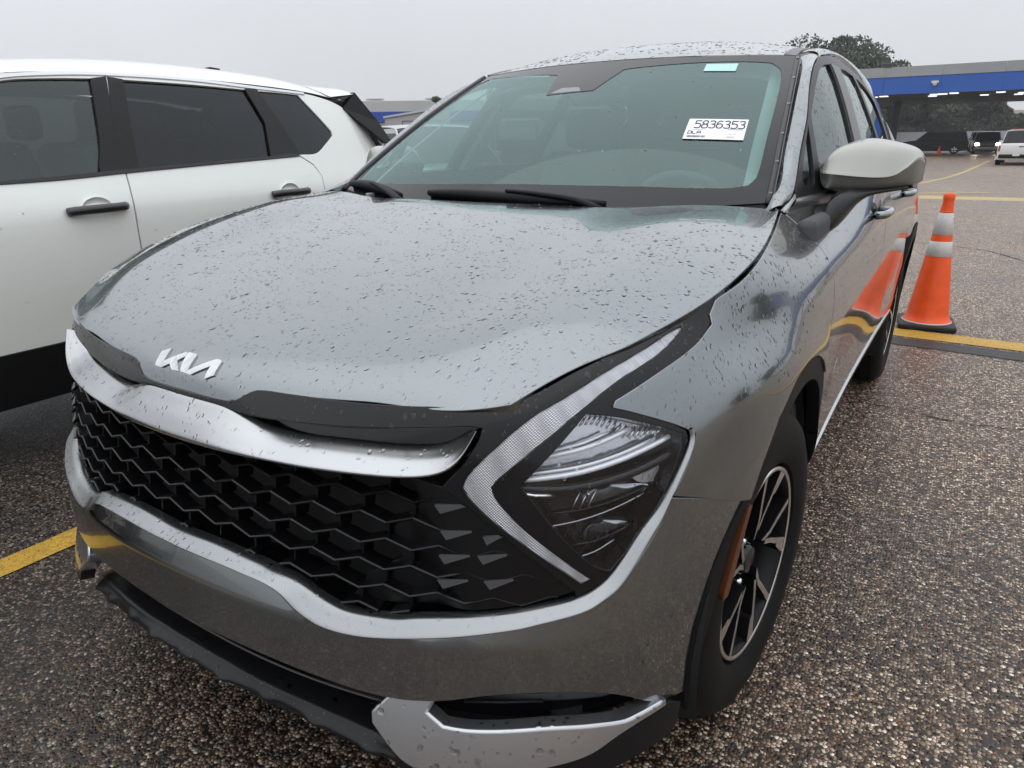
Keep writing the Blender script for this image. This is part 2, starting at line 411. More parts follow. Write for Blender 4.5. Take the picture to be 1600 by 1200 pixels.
def paint_mat(name, col, flake=.04, rough=.32, metal=.85, coat=1.):
    m = M(name, col, rough, metal, coat, .012); t = m.node_tree; b = t.nodes['Principled BSDF']
    co = t.nodes.get('Texture Coordinate') or N(t, 'ShaderNodeTexCoord')
    v = N(t, 'ShaderNodeTexVoronoi'); v.inputs['Scale'].default_value = 1400; t.links.new(co.outputs['Object'], v.inputs['Vector'])
    s = N(t, 'ShaderNodeSeparateColor'); t.links.new(v.outputs['Color'], s.inputs[0])
    mr = N(t, 'ShaderNodeMapRange'); mr.inputs[3].default_value = 1-flake; mr.inputs[4].default_value = 1+flake; t.links.new(s.outputs[0], mr.inputs[0])
    sc_ = N(t, 'ShaderNodeVectorMath', operation='SCALE'); sc_.inputs[0].default_value = col; t.links.new(mr.outputs[0], sc_.inputs['Scale']); t.links.new(sc_.outputs[0], b.inputs['Base Color'])
    # very slight orange peel in the clear coat
    nz = N(t, 'ShaderNodeTexNoise'); nz.inputs['Scale'].default_value = 260; nz.inputs['Detail'].default_value = 1; t.links.new(co.outputs['Object'], nz.inputs['Vector'])
    bp = N(t, 'ShaderNodeBump'); bp.inputs['Strength'].default_value = .02; bp.inputs['Distance'].default_value = .001; t.links.new(nz.outputs[0], bp.inputs['Height']); t.links.new(bp.outputs[0], b.inputs['Coat Normal'])
    return m
PAINT = paint_mat('silver_grey_paint', (.222, .242, .252), rough=.19, metal=1.)
PAINT.node_tree.nodes['Principled BSDF'].inputs['Coat IOR'].default_value = 1.5
GLOSSB = M('gloss_black', (.004, .004, .005), .10, spec=.42)
PLAST = M('black_plastic', (.008, .008, .009), .5, spec=.16, bump=(900, .15, .0004))
DARK = M('underbody_black', (.006, .006, .006), .8)
SATIN = M('satin_silver', (.56, .57, .58), .24, .95, .35, .05)
CHROME = M('bright_metal', (.75, .76, .78), .12, 1)
TYRE = M('tyre_rubber', (.008, .008, .008), .6, spec=.16, noise=(9, .25), bump=(400, .2, .0005))
MACH = M('machined_alloy', (.88, .85, .81), .26, 1)
GLASS_W = glass_mat('windscreen_glass', (.58, .76, .73), 1.98, (.72, .92, .90))
GLASS_S = glass_mat('side_glass', (.52, .64, .62), 1.7, (.92, 1, .99))
GLASS_D = glass_mat('privacy_glass', (.045, .047, .05), 1.5, (.9, .95, 1))
RUBBER = M('rubber_seal', (.012, .012, .013), .35)
SATIN_L = M('satin_silver_trim', (.60, .61, .62), .20, .95, .3, .06)
SKIDM = M('skid_silver', (.50, .51, .53), .22, .9, .5, .04)
PLAST_W = M('wet_black_plastic', (.007, .007, .008), .30, 0, .05, .1, .25)
SATINB = M('satin_black', (.05, .05, .053), .30)
AMBER = M('amber_reflector', (.10, .030, .010), .35, 0, .2, .05)
FRIT = M('ceramic_edge', (.006, .006, .009), .10, spec=.34)
GREYP = M('grey_plastic', (.22, .23, .24), .4)
STICK = M('pale_tint_sticker', (.42, .66, .64), .4)
PAPER = M('white_sheet', (.80, .80, .84), .5)
INK = M('black_print', (.03, .03, .035), .6)
INKF = M('grey_print', (.40, .40, .45), .6)
DASH = M('dark_cabin_plastic', (.045, .048, .05), .6)
LINER = M('pale_lining', (.32, .34, .335), .8)
SEAT = M('grey_seat_cloth', (.08, .085, .09), .8)
DISCM = M('brake_steel', (.25, .24, .23), .35, 1)
LAMPG = M('lamp_reflector', (.55, .56, .59), .16, .9, .8, .02, bump=(60, .25, .004))
LAMPR = M('projector_bowl', (.32, .33, .35), .18, 1)
LAMPR2 = M('lamp_outline', (.35, .36, .38), .25, .8)
LAMPT = M('side_prism', (.55, .57, .60), .15, .7, .6, .02, bump=(180, .8, .003))
CLEARB = M('light_guide', (.82, .84, .88), .10, .3, 1, .02)
LENSM = glass_mat('lamp_lens', (.93, .94, .96), 1.5)
GLASS_SD = glass_mat('dark_side_glass', (.12, .14, .14), 1.7, (.92, 1, .99))
def prism_mat():
    """a field of small raised prisms, as in the running lamps"""
    m = M('running_lamp_prisms', (.50, .52, .55), .14, .75, .5, .03); t = m.node_tree; b = t.nodes['Principled BSDF']
    co = N(t, 'ShaderNodeTexCoord'); v = N(t, 'ShaderNodeTexVoronoi'); v.inputs['Scale'].default_value = 330; v.inputs['Randomness'].default_value = .10
    mp = N(t, 'ShaderNodeMapping'); mp.inputs['Rotation'].default_value = (0, R(45), 0); mp.inputs['Scale'].default_value = (1, .12, 1)
    t.links.new(co.outputs['Object'], mp.inputs[0]); t.links.new(mp.outputs[0], v.inputs['Vector'])
    bp = N(t, 'ShaderNodeBump'); bp.inputs['Strength'].default_value = .9; bp.inputs['Distance'].default_value = .0022; bp.invert = True
    t.links.new(v.outputs['Distance'], bp.inputs['Height']); t.links.new(bp.outputs[0], b.inputs['Normal'])
    r_ = N(t, 'ShaderNodeValToRGB'); r_.color_ramp.elements[0].position = .0; r_.color_ramp.elements[0].color = (.72, .74, .78, 1); r_.color_ramp.elements[1].position = .55; r_.color_ramp.elements[1].color = (.38, .39, .42, 1)
    mt = N(t, 'ShaderNodeMath', operation='MULTIPLY'); mt.inputs[1].default_value = 1.0; t.links.new(v.outputs['Distance'], mt.inputs[0]); t.links.new(mt.outputs[0], r_.inputs[0]); t.links.new(r_.outputs[0], b.inputs['Base Color'])
    return m
DRLM = prism_mat()
GLASS_W2 = glass_mat('front_door_glass', (.50, .58, .56), 1.7, (.9, 1, .98))
MESHB = M('grille_black', (.003, .003, .0035), .28, spec=.35)
WINGM = M('wing_satin', (.44, .45, .46), .22, .95, .3, .05)
STRIPM = M('strip_satin', (.29, .30, .31), .25, .95, .2, .05)
FRAMEM = M('window_frame_black', (.012, .012, .013), .35, spec=.25)
PILB = M('suv_pillar_black', (.010, .010, .011), .32, spec=.3)
WEBM = M('wheel_pocket_black', (.004, .004, .005), .38, spec=.22)
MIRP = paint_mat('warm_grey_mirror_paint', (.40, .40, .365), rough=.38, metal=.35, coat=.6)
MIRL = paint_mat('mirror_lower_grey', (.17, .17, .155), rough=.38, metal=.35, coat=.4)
# ================================================================== THE SILVER CAR
CAR = empty('parked_car', 'wet silver-grey crossover filling the picture, honeycomb grille and boomerang lamp towards us', 'car')
pm = lambda pts: xz2p(pts)
ps = lambda pts: yz2p(pts)
def sym(half):
    """half outline from the centre line outwards and back -> the closed full outline"""
    return list(half)+[(-a, b) for a, b in reversed(half) if abs(a) > 1e-6]
def both(o): mirror_x(o, CAR); return o
# ---- hood
HE = np.array([(.641, .245, .923), (.703, .33, .957), (.762, .441, .992), (.812, .570, .026+1), (.838, .716, 1.060), (.838, .866, 1.088), (.818, 1.03, 1.112), (.785, 1.215, 1.130)])
_hs = np.r_[0, np.cumsum(np.linalg.norm(np.diff(HE, axis=0), axis=1))]; _hs /= _hs[-1]
CY = np.array([.112, .128, .16, .22, .34, .5, .7, .9, 1.055]); CZ = np.array([.866, .894, .920, .947, .985, 1.027, 1.073, 1.112, 1.134])
_cs = np.r_[0, np.cumsum(np.hypot(np.diff(CY), np.diff(CZ)))]; _cs /= _cs[-1]
LIPX = np.array([-.3, -.18, 0, .18, .30, .45, .55, .641]); LIPY = np.array([.133, .117, .112, .117, .133, .164, .196, .240]); LIPZ = np.array([.873, .867, .866, .867, .873, .886, .902, .922])
_ss = lambda a: np.clip(a, 0, 1)**2*(3-2*np.clip(a, 0, 1))
def hood_pt(u, v):
    """u -1..1 across, v 0..1 from the lip to the cowl; the lip is cut higher either side of the badge"""
    u = np.asarray(u, float); v = np.asarray(v, float); sg = np.where(u < 0, -1., 1.); u = np.abs(u)
    v0 = .030*_ss((u-.225)/.065)*(1-_ss((u-.60)/.38)); v = v0*(1-np.clip(v, 0, 1))**6+v
    c = nspline(_cs, np.stack([CY, CZ], 1), v); e_ = nspline(_hs, HE, v)
    x = u*e_[:, 0]; p = u**2.2
    k = _ss(1-v/.22)
    ly = nspline(LIPX, LIPY, x); lz = nspline(LIPX, LIPZ, x)
    y = c[:, 0]+(e_[:, 1]-c[:, 0])*p+(ly-(CY[0]+(HE[0, 1]-CY[0])*p))*k
    z = c[:, 1]+(e_[:, 2]-c[:, 1])*u**3+(lz-(CZ[0]+(HE[0, 2]-CZ[0])*u**3))*k
    # raised shoulders with a falling flank towards the fender, and a shallow valley inside them
    A = .025*_ss((v-.02)/.25)*(.35+.65*_ss((1-v)/.25))
    up = _ss((u-.45)/.36)*(u <= .81)+(u > .81)*(1-(np.clip(u-.81, 0, 1)/.19)**1.15)
    k2 = np.exp(-((u-.81)/.035)**2)*.10
    z = z+A*(up-k2)-.004*np.exp(-((u-.55)/.16)**2)*_ss((v-.2)/.3)
    return np.stack([sg*x, y, z], 1)
def build_hood():
    us = np.linspace(-1, 1, 161); vs = np.r_[np.linspace(0, .12, 22), np.linspace(.12, 1, 90)[1:]]
    U, Vv = np.meshgrid(us, vs); P = hood_pt(U.ravel(), Vv.ravel()); e = 1e-3
    nn = unit(np.cross(hood_pt(U.ravel()+e, Vv.ravel())-hood_pt(U.ravel()-e, Vv.ravel()), hood_pt(U.ravel(), np.minimum(Vv.ravel()+e, 1))-hood_pt(U.ravel(), np.maximum(Vv.ravel()-e, 0))))
    b = len(us); a = len(vs); V = list(P); Nn = list(nn)
    F = [(i*b+j, i*b+j+1, (i+1)*b+j+1, (i+1)*b+j) for i in range(a-1) for j in range(b-1)]
    ring = [j for j in range(b)]+[i*b+b-1 for i in range(1, a)]+[(a-1)*b+j for j in range(b-2, -1, -1)]+[i*b for i in range(a-2, 0, -1)]
    r1 = []
    for q, k in enumerate(ring):
        t = unit(P[ring[(q+1) % len(ring)]]-P[ring[q-1]]); o = unit(np.cross(t, nn[k]))
        V += [P[k]+o*.002-nn[k]*.002]*2+[P[k]+o*.002-nn[k]*.02]; Nn += [unit(o+.4*nn[k]), o, o]; r1.append(len(V)-3)
    for q in range(len(ring)):
        w_ = (q+1) % len(ring); k, k2 = ring[q], ring[w_]; A, B = r1[q], r1[w_]
        F.append((k2, k, A, B)); F.append((B+1, A+1, A+2, B+2))
    return mk('hood', V, F, PAINT, CAR, True, Nn)
hood = build_hood()
# everything dark that shows through seams: an inner shell just under the skin
def inner_shell():
    us = np.linspace(-1, 1, 33); vs = np.linspace(.03, 1, 24); U, Vv = np.meshgrid(us, vs)
    P = hood_pt(U.ravel(), Vv.ravel())-[0, -.012, .022]; b, a = 33, 24
    F = [(i*b+j, i*b+j+1, (i+1)*b+j+1, (i+1)*b+j) for i in range(a-1) for j in range(b-1)]
    mk('inner_bay', P, F, DARK, CAR)
    for sgn in (1, -1):
        ss = np.linspace(.0, LS*.985, 110); zs = np.linspace(.30, .97, 20); S_, Z_ = np.meshgrid(ss, zs); uv = np.stack([S_.ravel(), Z_.ravel()], 1)
        P = mapP(uv)-normals_of(mapP, uv)*.055; P[:, 0] *= sgn; b, a = 110, 20
        F = []
        for i in range(a-1):
            for j in range(b-1):
                c = P[[i*b+j, (i+1)*b+j+1]].mean(0)
                if min(math.hypot(c[1]-.89, c[2]-.368), math.hypot(c[1]-3.645, c[2]-.368)) < .45: continue
                if c[1] < .50 and .5 < c[2]: continue
                f = (i*b+j, i*b+j+1, (i+1)*b+j+1, (i+1)*b+j); F.append(f if sgn > 0 else f[::-1])
        mk('inner_shell', P, F, DARK, CAR)
        # gutter under the hood seam
        P = HE*[sgn, 1, 1]; rows = [P+[-.03*sgn, 0, -.026], P+[.0*sgn, .0, -.030], P+[.012*sgn, .0, -.045]]
        loft('seam_gutter', rows, DARK, CAR, nu=4, nv=1)
inner_shell()
# ---- badge, raised letters on the nose of the hood
BADGE = [[(-0.17133, 0.05931), (-0.14238, 0.0717), (-0.13354, 0.04209), (-0.06785, 0.0714), (-0.06199, 0.06915), (-0.05565, 0.0621), (-0.07809, 0.04962), (-0.04826, 0.02998), (-0.08175, 0.0295), (-0.10236, 0.03942), (-0.13286, 0.02836), (-0.16732, 0.02876)], [(-0.06066, 0.07018), (-0.05417, 0.07226), (-0.02148, 0.07135), (-0.01709, 0.06778), (-0.00957, 0.03581), (0.06451, 0.07017), (0.07565, 0.07177), (0.09316, 0.06934), (0.10382, 0.03885), (0.0725, 0.02781), (0.0675, 0.0541), (0.00956, 0.02915), (-0.04214, 0.03067)]]
def badge_mesh():
    parts = []
    for poly in BADGE:
        k = len(poly)
        dn = catmull(poly, .004, True, 0); P3 = hood_pt(dn[:, 0], dn[:, 1]); e = 2e-3
        nn = unit(np.cross(hood_pt(dn[:, 0]+e, dn[:, 1])-hood_pt(dn[:, 0]-e, dn[:, 1]), hood_pt(dn[:, 0], dn[:, 1]+e)-hood_pt(dn[:, 0], dn[:, 1]-e)))
        r_ = delaunay_2d_cdt([Vector(v) for v in dn], [(i, (i+1) % len(dn)) for i in range(len(dn))], [], 0, 1e-7, True)
        cc = np.array([[np.mean([r_[0][q][0] for q in f]), np.mean([r_[0][q][1] for q in f])] for f in r_[2]]); T = [tuple(f) for f, q in zip(r_[2], inpoly(cc, dn)) if q]; m_ = r_[3]
        idx = [q[0] if q else 0 for q in m_]
        V = list(P3+nn*.003)+list(P3-nn*.002); n = len(dn); F = []
        for f in T:
            g = [idx[q] for q in f]; a = np.cross(dn[g[1]]-dn[g[0]], dn[g[2]]-dn[g[0]])
            F.append(tuple(g) if a > 0 else tuple(g[::-1]))
        s = .5*(dn[:, 0]@np.roll(dn[:, 1], -1)-dn[:, 1]@np.roll(dn[:, 0], -1))
        for i in range(n): j = (i+1) % n; F.append((j, i, i+n, j+n) if s > 0 else (i, j, j+n, i+n))
        parts.append((V, F))
    return join(parts)
badge = mk('badge', *badge_mesh(), SATIN_L, CAR, False); bevel_obj(badge, .0007, 1, 50); badge.data.polygons.foreach_set('use_smooth', [False]*len(badge.data.polygons))
# ---- fenders
FEN = ps([(.625, 1.0325), (.716, 1.0545), (.79, 1.069), (.866, 1.0825), (.945, 1.095), (1.03, 1.1065), (1.121, 1.1165), (1.19, 1.124), (1.212, 1.115), (1.212, 1.04), (1.205, .98), (1.19, .92), (1.175, .85), (1.165, .785),
          (1.175, .78), (1.15, .765), (1.083, .812), (1.0, .846), (.9157, .860), (.85, .860), (.767, .848), (.6845, .808), (.6294, .737), (.605, .670), (.48, .7185), (.408, .746),
          (.430, .778), (.4503, .8175), (.4610, .8400), (.4480, .8500)])+pm([(.8291, .8665), (.7836, .8934), (.7625, .9035), (.7635, .9115), (.7996, .9400), (.8290, .9700), (.8365, .9930)])+ps([(.5900, 1.0090), (.612, 1.028)])
def arch_flare(uv, P):
    d = np.hypot(P[:, 1]-.89, P[:, 2]-.368); a = np.clip(1-np.abs(d-.47)/.10, 0, 1); return .010*a*a*(3-2*a)
fen = both(panel('fender', FEN, mapP, PAINT, CAR, sp=.022, sharp=24, disp=arch_flare))
# ---- wheel arch cladding
def arch_clad(cy, outer, name='wheel_arch_cladding', r=.436):
    inn = [(cy+r*math.cos(a), .368+r*math.sin(a)) for a in np.linspace(R(190), R(6), 26)]
    return panel(name, ps(outer+inn[::-1]), mapP, PLAST, CAR, sp=.03, sharp=50, off=.003, th=.03)
co_ = [(.468, .27), (.478, .36), (.513, .484), (.548, .603), (.605, .670), (.6294, .737), (.6845, .808), (.767, .848), (.85, .860), (.9157, .860), (1.0, .846), (1.083, .812), (1.15, .765), (1.225, .69), (1.275, .58), (1.305, .49), (1.315, .42)]
cl1 = both(arch_clad(.89, co_))
cl2 = both(arch_clad(3.645, [(3.645-(y-.89), z) for y, z in co_][::-1]))
mark = both(panel('side_marker', ps([(.599, .655), (.609, .656), (.560, .505), (.551, .487), (.536, .487)]), mapP, AMBER, CAR, sp=.012, off=.007, th=.01, sharp=30))
# ---- bumper skin
BT = [(0, .5850), (.0584, .5843), (.1611, .5855), (.2503, .5810), (.2817, .5740), (.3111, .5552), (.3446, .5367), (.3834, .5265), (.42, .5262), (.49, .5338), (.5309, .5395), (.6058, .5533), (.6735, .5672), (.7344, .5815), (.7717, .5899), (.7959, .6041), (.812, .6306), (.8266, .6662), (.8382, .7029), (.8442, .742)]
bump_half = pm(BT)+ps([(.4787, .7160), (.600, .668), (.543, .603), (.513, .484), (.478, .3736), (.468, .322)])+pm([(.8507, .345), (.8154, .392), (.7703, .4259), (.7184, .4424), (.6485, .4448), (.5805, .4309), (.5055, .4200), (.4351, .4205), (.3579, .4265), (.1944, .4340), (.0325, .4320), (0, .4315)])
def bump_disp(uv, P):
    s = np.abs(uv[:, 0]); z = P[:, 2]; return .020*np.clip((.86-s)/.3, 0, 1)*np.clip((.60-z)/.06, 0, 1)
bumper = panel('bumper', sym(bump_half), mapP, PAINT, CAR, sp=.024, sharp=28, disp=bump_disp, th=.02)
# ---- bright strip along the foot of the grille: a ledge from the grille out to the bumper skin
CT = [(0, .603), (.094, .6060), (.19, .6030), (.235, .5990), (.2639, .595), (.3057, .5875), (.345, .5700), (.3786, .5574), (.4209, .5520), (.4903, .5567), (.5309, .5650), (.6053, .5765), (.6727, .5878), (.7139, .5956), (.7560, .6045), (.7800, .6195), (.7930, .6363), (.8072, .6676), (.8196, .6990), (.8322, .7259), (.8413, .7545), (.8498, .787), (.8551, .8154), (.8559, .8346), (.8520, .8480)]
CB = [(0, .5870), (.0584, .5863), (.1611, .5875), (.2103, .5855), (.2503, .5830), (.2917, .5722), (.3146, .5550), (.3446, .5387), (.3834, .5285), (.45, .5292), (.5309, .5415), (.6058, .5553), (.6735, .5692), (.7044, .5765), (.7544, .5859), (.7777, .5959), (.7959, .6061), (.812, .6326), (.8266, .6680), (.8382, .7049), (.8450, .7448), (.8542, .7806), (.8614, .8175), (.8620, .8400), (.8585, .8545)]
def offs(pts, off):
    uv = np.array(pm(pts)); off = np.broadcast_to(off, (len(uv),)); return mapP(uv)+normals_of(mapP, uv)*off[:, None]
def trim(name, top, bot, offs_, mat, nv=3, nu=4, mir=True, th=0):
    """a strip between two lines on the nose; offs_ = [(t, offset array or number)] across it from top to bottom"""
    rows = []
    T = np.array(top); B = np.array(bot)
    for t, o in offs_: rows.append(offs(T*(1-t)+B*t, o))
    if mir: rows = [np.vstack([(r_*[-1, 1, 1])[:0:-1], r_]) for r_ in rows]
    return loft(name, rows, mat, CAR, nu=nu, nv=nv, th=th, flip=True)
_c = np.clip((np.arange(len(CT))-13)/6, 0, 1)[:, None]*.6; CB = (np.array(CB)*(1-_c)+np.array(CT)*_c).tolist()
nC = len(CT); fade = np.clip(np.linspace(1.6, 0, nC), 0, 1)
trim('grille_foot_strip', CT, CB, [(0, -.022*fade-.002), (.0, -.004*fade), (.5, .008*fade+.003), (1, .020*fade+.003), (1.0, .010*fade-.006)], STRIPM, nv=4)
# ---- black nose panel under the hood edge, round the lamps (with the grille opening cut out)
NT = [(0, .868), (.12, .869), (.145, .873), (.165, .884), (.188, .895), (.26, .898), (.4, .901), (.53, .909), (.645, .9225), (.7080, .9590), (.7645, .9920), (.8090, 1.0215), (.8283, 1.0350)]
nose_half = pm(NT+[(.8365, 1.009), (.8301, .9736), (.7996, .9402), (.7629, .9122), (.7618, .9031), (.7836, .8924), (.8291, .8655), (.8500, .8480), (.8550, .8360), (.8541, .8154), (.8488, .787), (.8403, .7545), (.8312, .7259), (.8186, .6990), (.8062, .6676), (.7920, .6363), (.7790, .6205), (.7550, .6055)])
wing_cut = pm([(.7514, .6175), (.6655, .7055), (.6088, .755), (.560, .7890), (.572, .806), (.5900, .830), (.6060, .866), (.6080, .884), (.5900, .8865), (.5609, .8835), (.47, .874), (.3894, .8665), (.2816, .8600), (.20, .8570), (.16, .8585), (.10, .863), (0, .8635)])
grille_half = pm([(.7514, .6175), (.6655, .7055), (.6088, .755), (.560, .7890), (.5152, .7990), (.4418, .7955), (.3505, .7935), (.208, .7905), (.09, .788), (0, .787)])
drl_hole = pm([(.806, .9990), (.802, .9850), (.7919, .9669), (.7599, .9398), (.7231, .8983), (.6727, .8420), (.6396, .8071), (.6309, .7938), (.6374, .7769), (.6742, .7336), (.7238, .6825), (.7693, .6320), (.7577, .6270), (.7364, .6496), (.6766, .7044), (.6248, .7488), (.5972, .7766), (.5886, .7912), (.5943, .8107), (.6288, .8549), (.6682, .8993), (.7047, .9263), (.7384, .9543), (.7732, .9799), (.798, .9990)])
LENS = pm([(.7339, .9000), (.769, .8902), (.8155, .8671), (.8480, .8450), (.8500, .8202), (.8445, .7769), (.8348, .7326), (.8190, .6890), (.8050, .6650), (.7903, .6400), (.7712, .6528), (.7299, .7069), (.6683, .7966)])
mi_ = lambda pts: [(-a, b) for a, b in pts]
nose = panel('nose_panel', nose_half+wing_cut+[(-a, b) for a, b in reversed(wing_cut[:-1])]+[(-a, b) for a, b in reversed(nose_half) if a > 0],
             mapP, GLOSSB, CAR, holes=[drl_hole, LENS, mi_(drl_hole), mi_(LENS)], sp=.022, off=-.004, sharp=30, th=.03)
# ---- boomerang running lamps
drl_in = drl_hole
both(panel('running_lamp', drl_in, mapP, DRLM, CAR, sp=.014, off=-.007, sharp=35, th=.006, rim=True, bev=-.0015))
# ---- headlamps
def lamp():
    L = panel('headlamp', LENS, mapP, LENSM, CAR, sp=.02, off=-.005, sharp=30, th=.004)
    def deep(name, pts, off, mat, th=.004, sp=.015, **k): return panel(name, pm(pts), mapP, mat, L, sp=sp, off=off, th=th, bev=.0006, sharp=35, **k)
    deep('housing', [(.728, .915), (.775, .905), (.82, .880), (.862, .855), (.862, .80), (.850, .73), (.83, .68), (.80, .63), (.785, .618), (.755, .645), (.70, .71), (.65, .80), (.68, .85)], -.075, GLOSSB)
    deep('upper_reflector', [(.7339, .8990), (.768, .8890), (.8155, .8651), (.846, .8430), (.838, .829), (.815, .8180), (.785, .8060), (.745, .7980), (.70, .7950), (.6700, .7960), (.690, .830), (.715, .87)], -.042, LAMPG)
    # light guides: two curved bars across the reflector
    def bar(name, p, r_, off, mat, n=14, flat=1.):
        uv = np.array(pm(catmull(p, .01))); P = mapP(uv)+normals_of(mapP, uv)*off
        return tube(name, P, r_, mat, L, seg=8, flat=flat)
    bar('light_guide', [(.672, .802), (.70, .804), (.745, .809), (.79, .820), (.825, .834), (.840, .842)], .0048, -.020, CLEARB)
    bar('light_guide', [(.675, .810), (.705, .813), (.75, .8185), (.79, .829), (.822, .842)], .0028, -.024, CLEARB)
    bar('light_guide', [(.690, .835), (.715, .840), (.745, .846), (.775, .857), (.795, .868)], .0042, -.024, CLEARB)
    bar('light_guide', [(.694, .843), (.718, .8485), (.745, .855), (.772, .867)], .0025, -.026, CLEARB)
    bar('lamp_brow', [(.668, .7905), (.71, .786), (.755, .787), (.80, .795), (.830, .806), (.846, .816)], .0075, -.016, GLOSSB)
    bar('lamp_brow', [(.672, .783), (.69, .779), (.712, .778)], .003, -.012, CHROME)
    # small teeth of the reflector
    T = []
    for k in range(15):
        u = .705+k*.0065; z = .862+.02*math.sin(k*.25)
        uv = np.array(pm([(u, z), (u+.004, z+.012)])); P = mapP(uv)+normals_of(mapP, uv)*-.033; T.append(tube_vf(P, .0016, 5))
    for k in range(6):
        u = .800+k*.006; z = .850+.0*k; uv = np.array(pm([(u, z), (u+.003, z+.018-.002*k)])); P = mapP(uv)+normals_of(mapP, uv)*-.03; T.append(tube_vf(P, .002, 5))
    mk('reflector_teeth', *join(T), CHROME, L)
    # two projector bowls
    def bowl(name, cx, cz, w_, h_, off):
        rows = []
        for t in np.linspace(0, 1, 5):
            row = []
            for a in np.linspace(0, 2*math.pi, 21)[:-1]:
                row.append((cx+w_*(1-t*.75)*math.cos(a), cz+h_*(1-t*.75)*math.sin(a)))
            uv = np.array(pm(row)); rows.append(mapP(uv)+normals_of(mapP, uv)*(off-.03*(t**.6)))
        return loft(name, rows, LAMPR, L, nu=1, nv=2, closed_u=True)
    bowl('projector_bowl', .790, .762, .042, .022, -.030)
    bowl('projector_bowl', .790, .700, .028, .017, -.034)
    bar('bright_outline', [(.700, .752), (.708, .722), (.750, .727), (.790, .737), (.825, .752)], .0016, -.022, LAMPR2)
    bar('bright_outline', [(.738, .690), (.747, .664), (.775, .670), (.797, .684)], .0016, -.022, LAMPR2)
    bar('shelf', [(.72, .741), (.755, .741), (.80, .748), (.835, .760)], .007, -.036, GLOSSB, flat=.4)
    bar('shelf', [(.75, .683), (.775, .683), (.80, .690), (.822, .700)], .006, -.036, GLOSSB, flat=.4)
    deep('side_reflector', [(.806, .792), (.838, .805), (.842, .785), (.836, .765), (.822, .770)], -.030, LAMPT)
    for k in range(3):
        u = .742+k*.010; uv = np.array(pm([(u, .745), (u+.009, .775)])); P = mapP(uv)+normals_of(mapP, uv)*-.026; tube('divider', P, .0012, CHROME, L, seg=5)
    return L
both(lamp())
# ---- wing shaped satin bar over the grille
MU = [(0, .8625), (.08, .8625), (.1286, .8605), (.170, .8520), (.2200, .8430), (.28, .8405), (.3391, .8420), (.4424, .8430), (.5353, .8500), (.5820, .8745), (.5960, .8810)]
ML = [(0, .7870), (.08, .7880), (.135, .7890), (.185, .7900), (.24, .7912), (.3005, .7925), (.3605, .7940), (.4600, .7975), (.5391, .8065), (.5800, .8320), (.6020, .8800)]
def wing():
    rows = []; MU_, ML_ = np.array(MU), np.array(ML); n = len(MU)
    ctr = np.array([0, .02, .12, .50, .92, 1, 1, 1, 1, .75, .15]); sh = np.array([1, 1, 1, 1, 1, 1, 1, 1, .95, .7, .3])
    for t, o_, oc in ((0, -.046, -.022), (0, -.036, -.012), (.25, -.026, -.004), (.5, -.015, .004), (.75, -.004, .011), (.90, .003, .014), (1, .001, .009), (1.05, -.010, -.004)):
        rows.append(offs(MU_*(1-t)+ML_*t, (o_*ctr+oc*(1-ctr))*sh+.004))
    rows = [np.vstack([(r_*[-1, 1, 1])[:0:-1], r_]) for r_ in rows]
    return loft('grille_wing', rows, WINGM, CAR, nu=6, nv=4, flip=True)
wing()
both(panel('wing_recess', pm([(.05, .88), (.3, .885), (.45, .895), (.60, .905), (.62, .88), (.59, .83), (.45, .815), (.1, .81)]), mapP, GLOSSB, CAR, sp=.04, off=-.052, sharp=30))
# dark throat behind the wing
panel('grille_box', sym(pm([(0, .60), (.3, .60), (.42, .55), (.66, .58), (.79, .62), (.72, .72), (.60, .80), (0, .80)])), mapP, DARK, CAR, sp=.05, off=-.075, sharp=20)
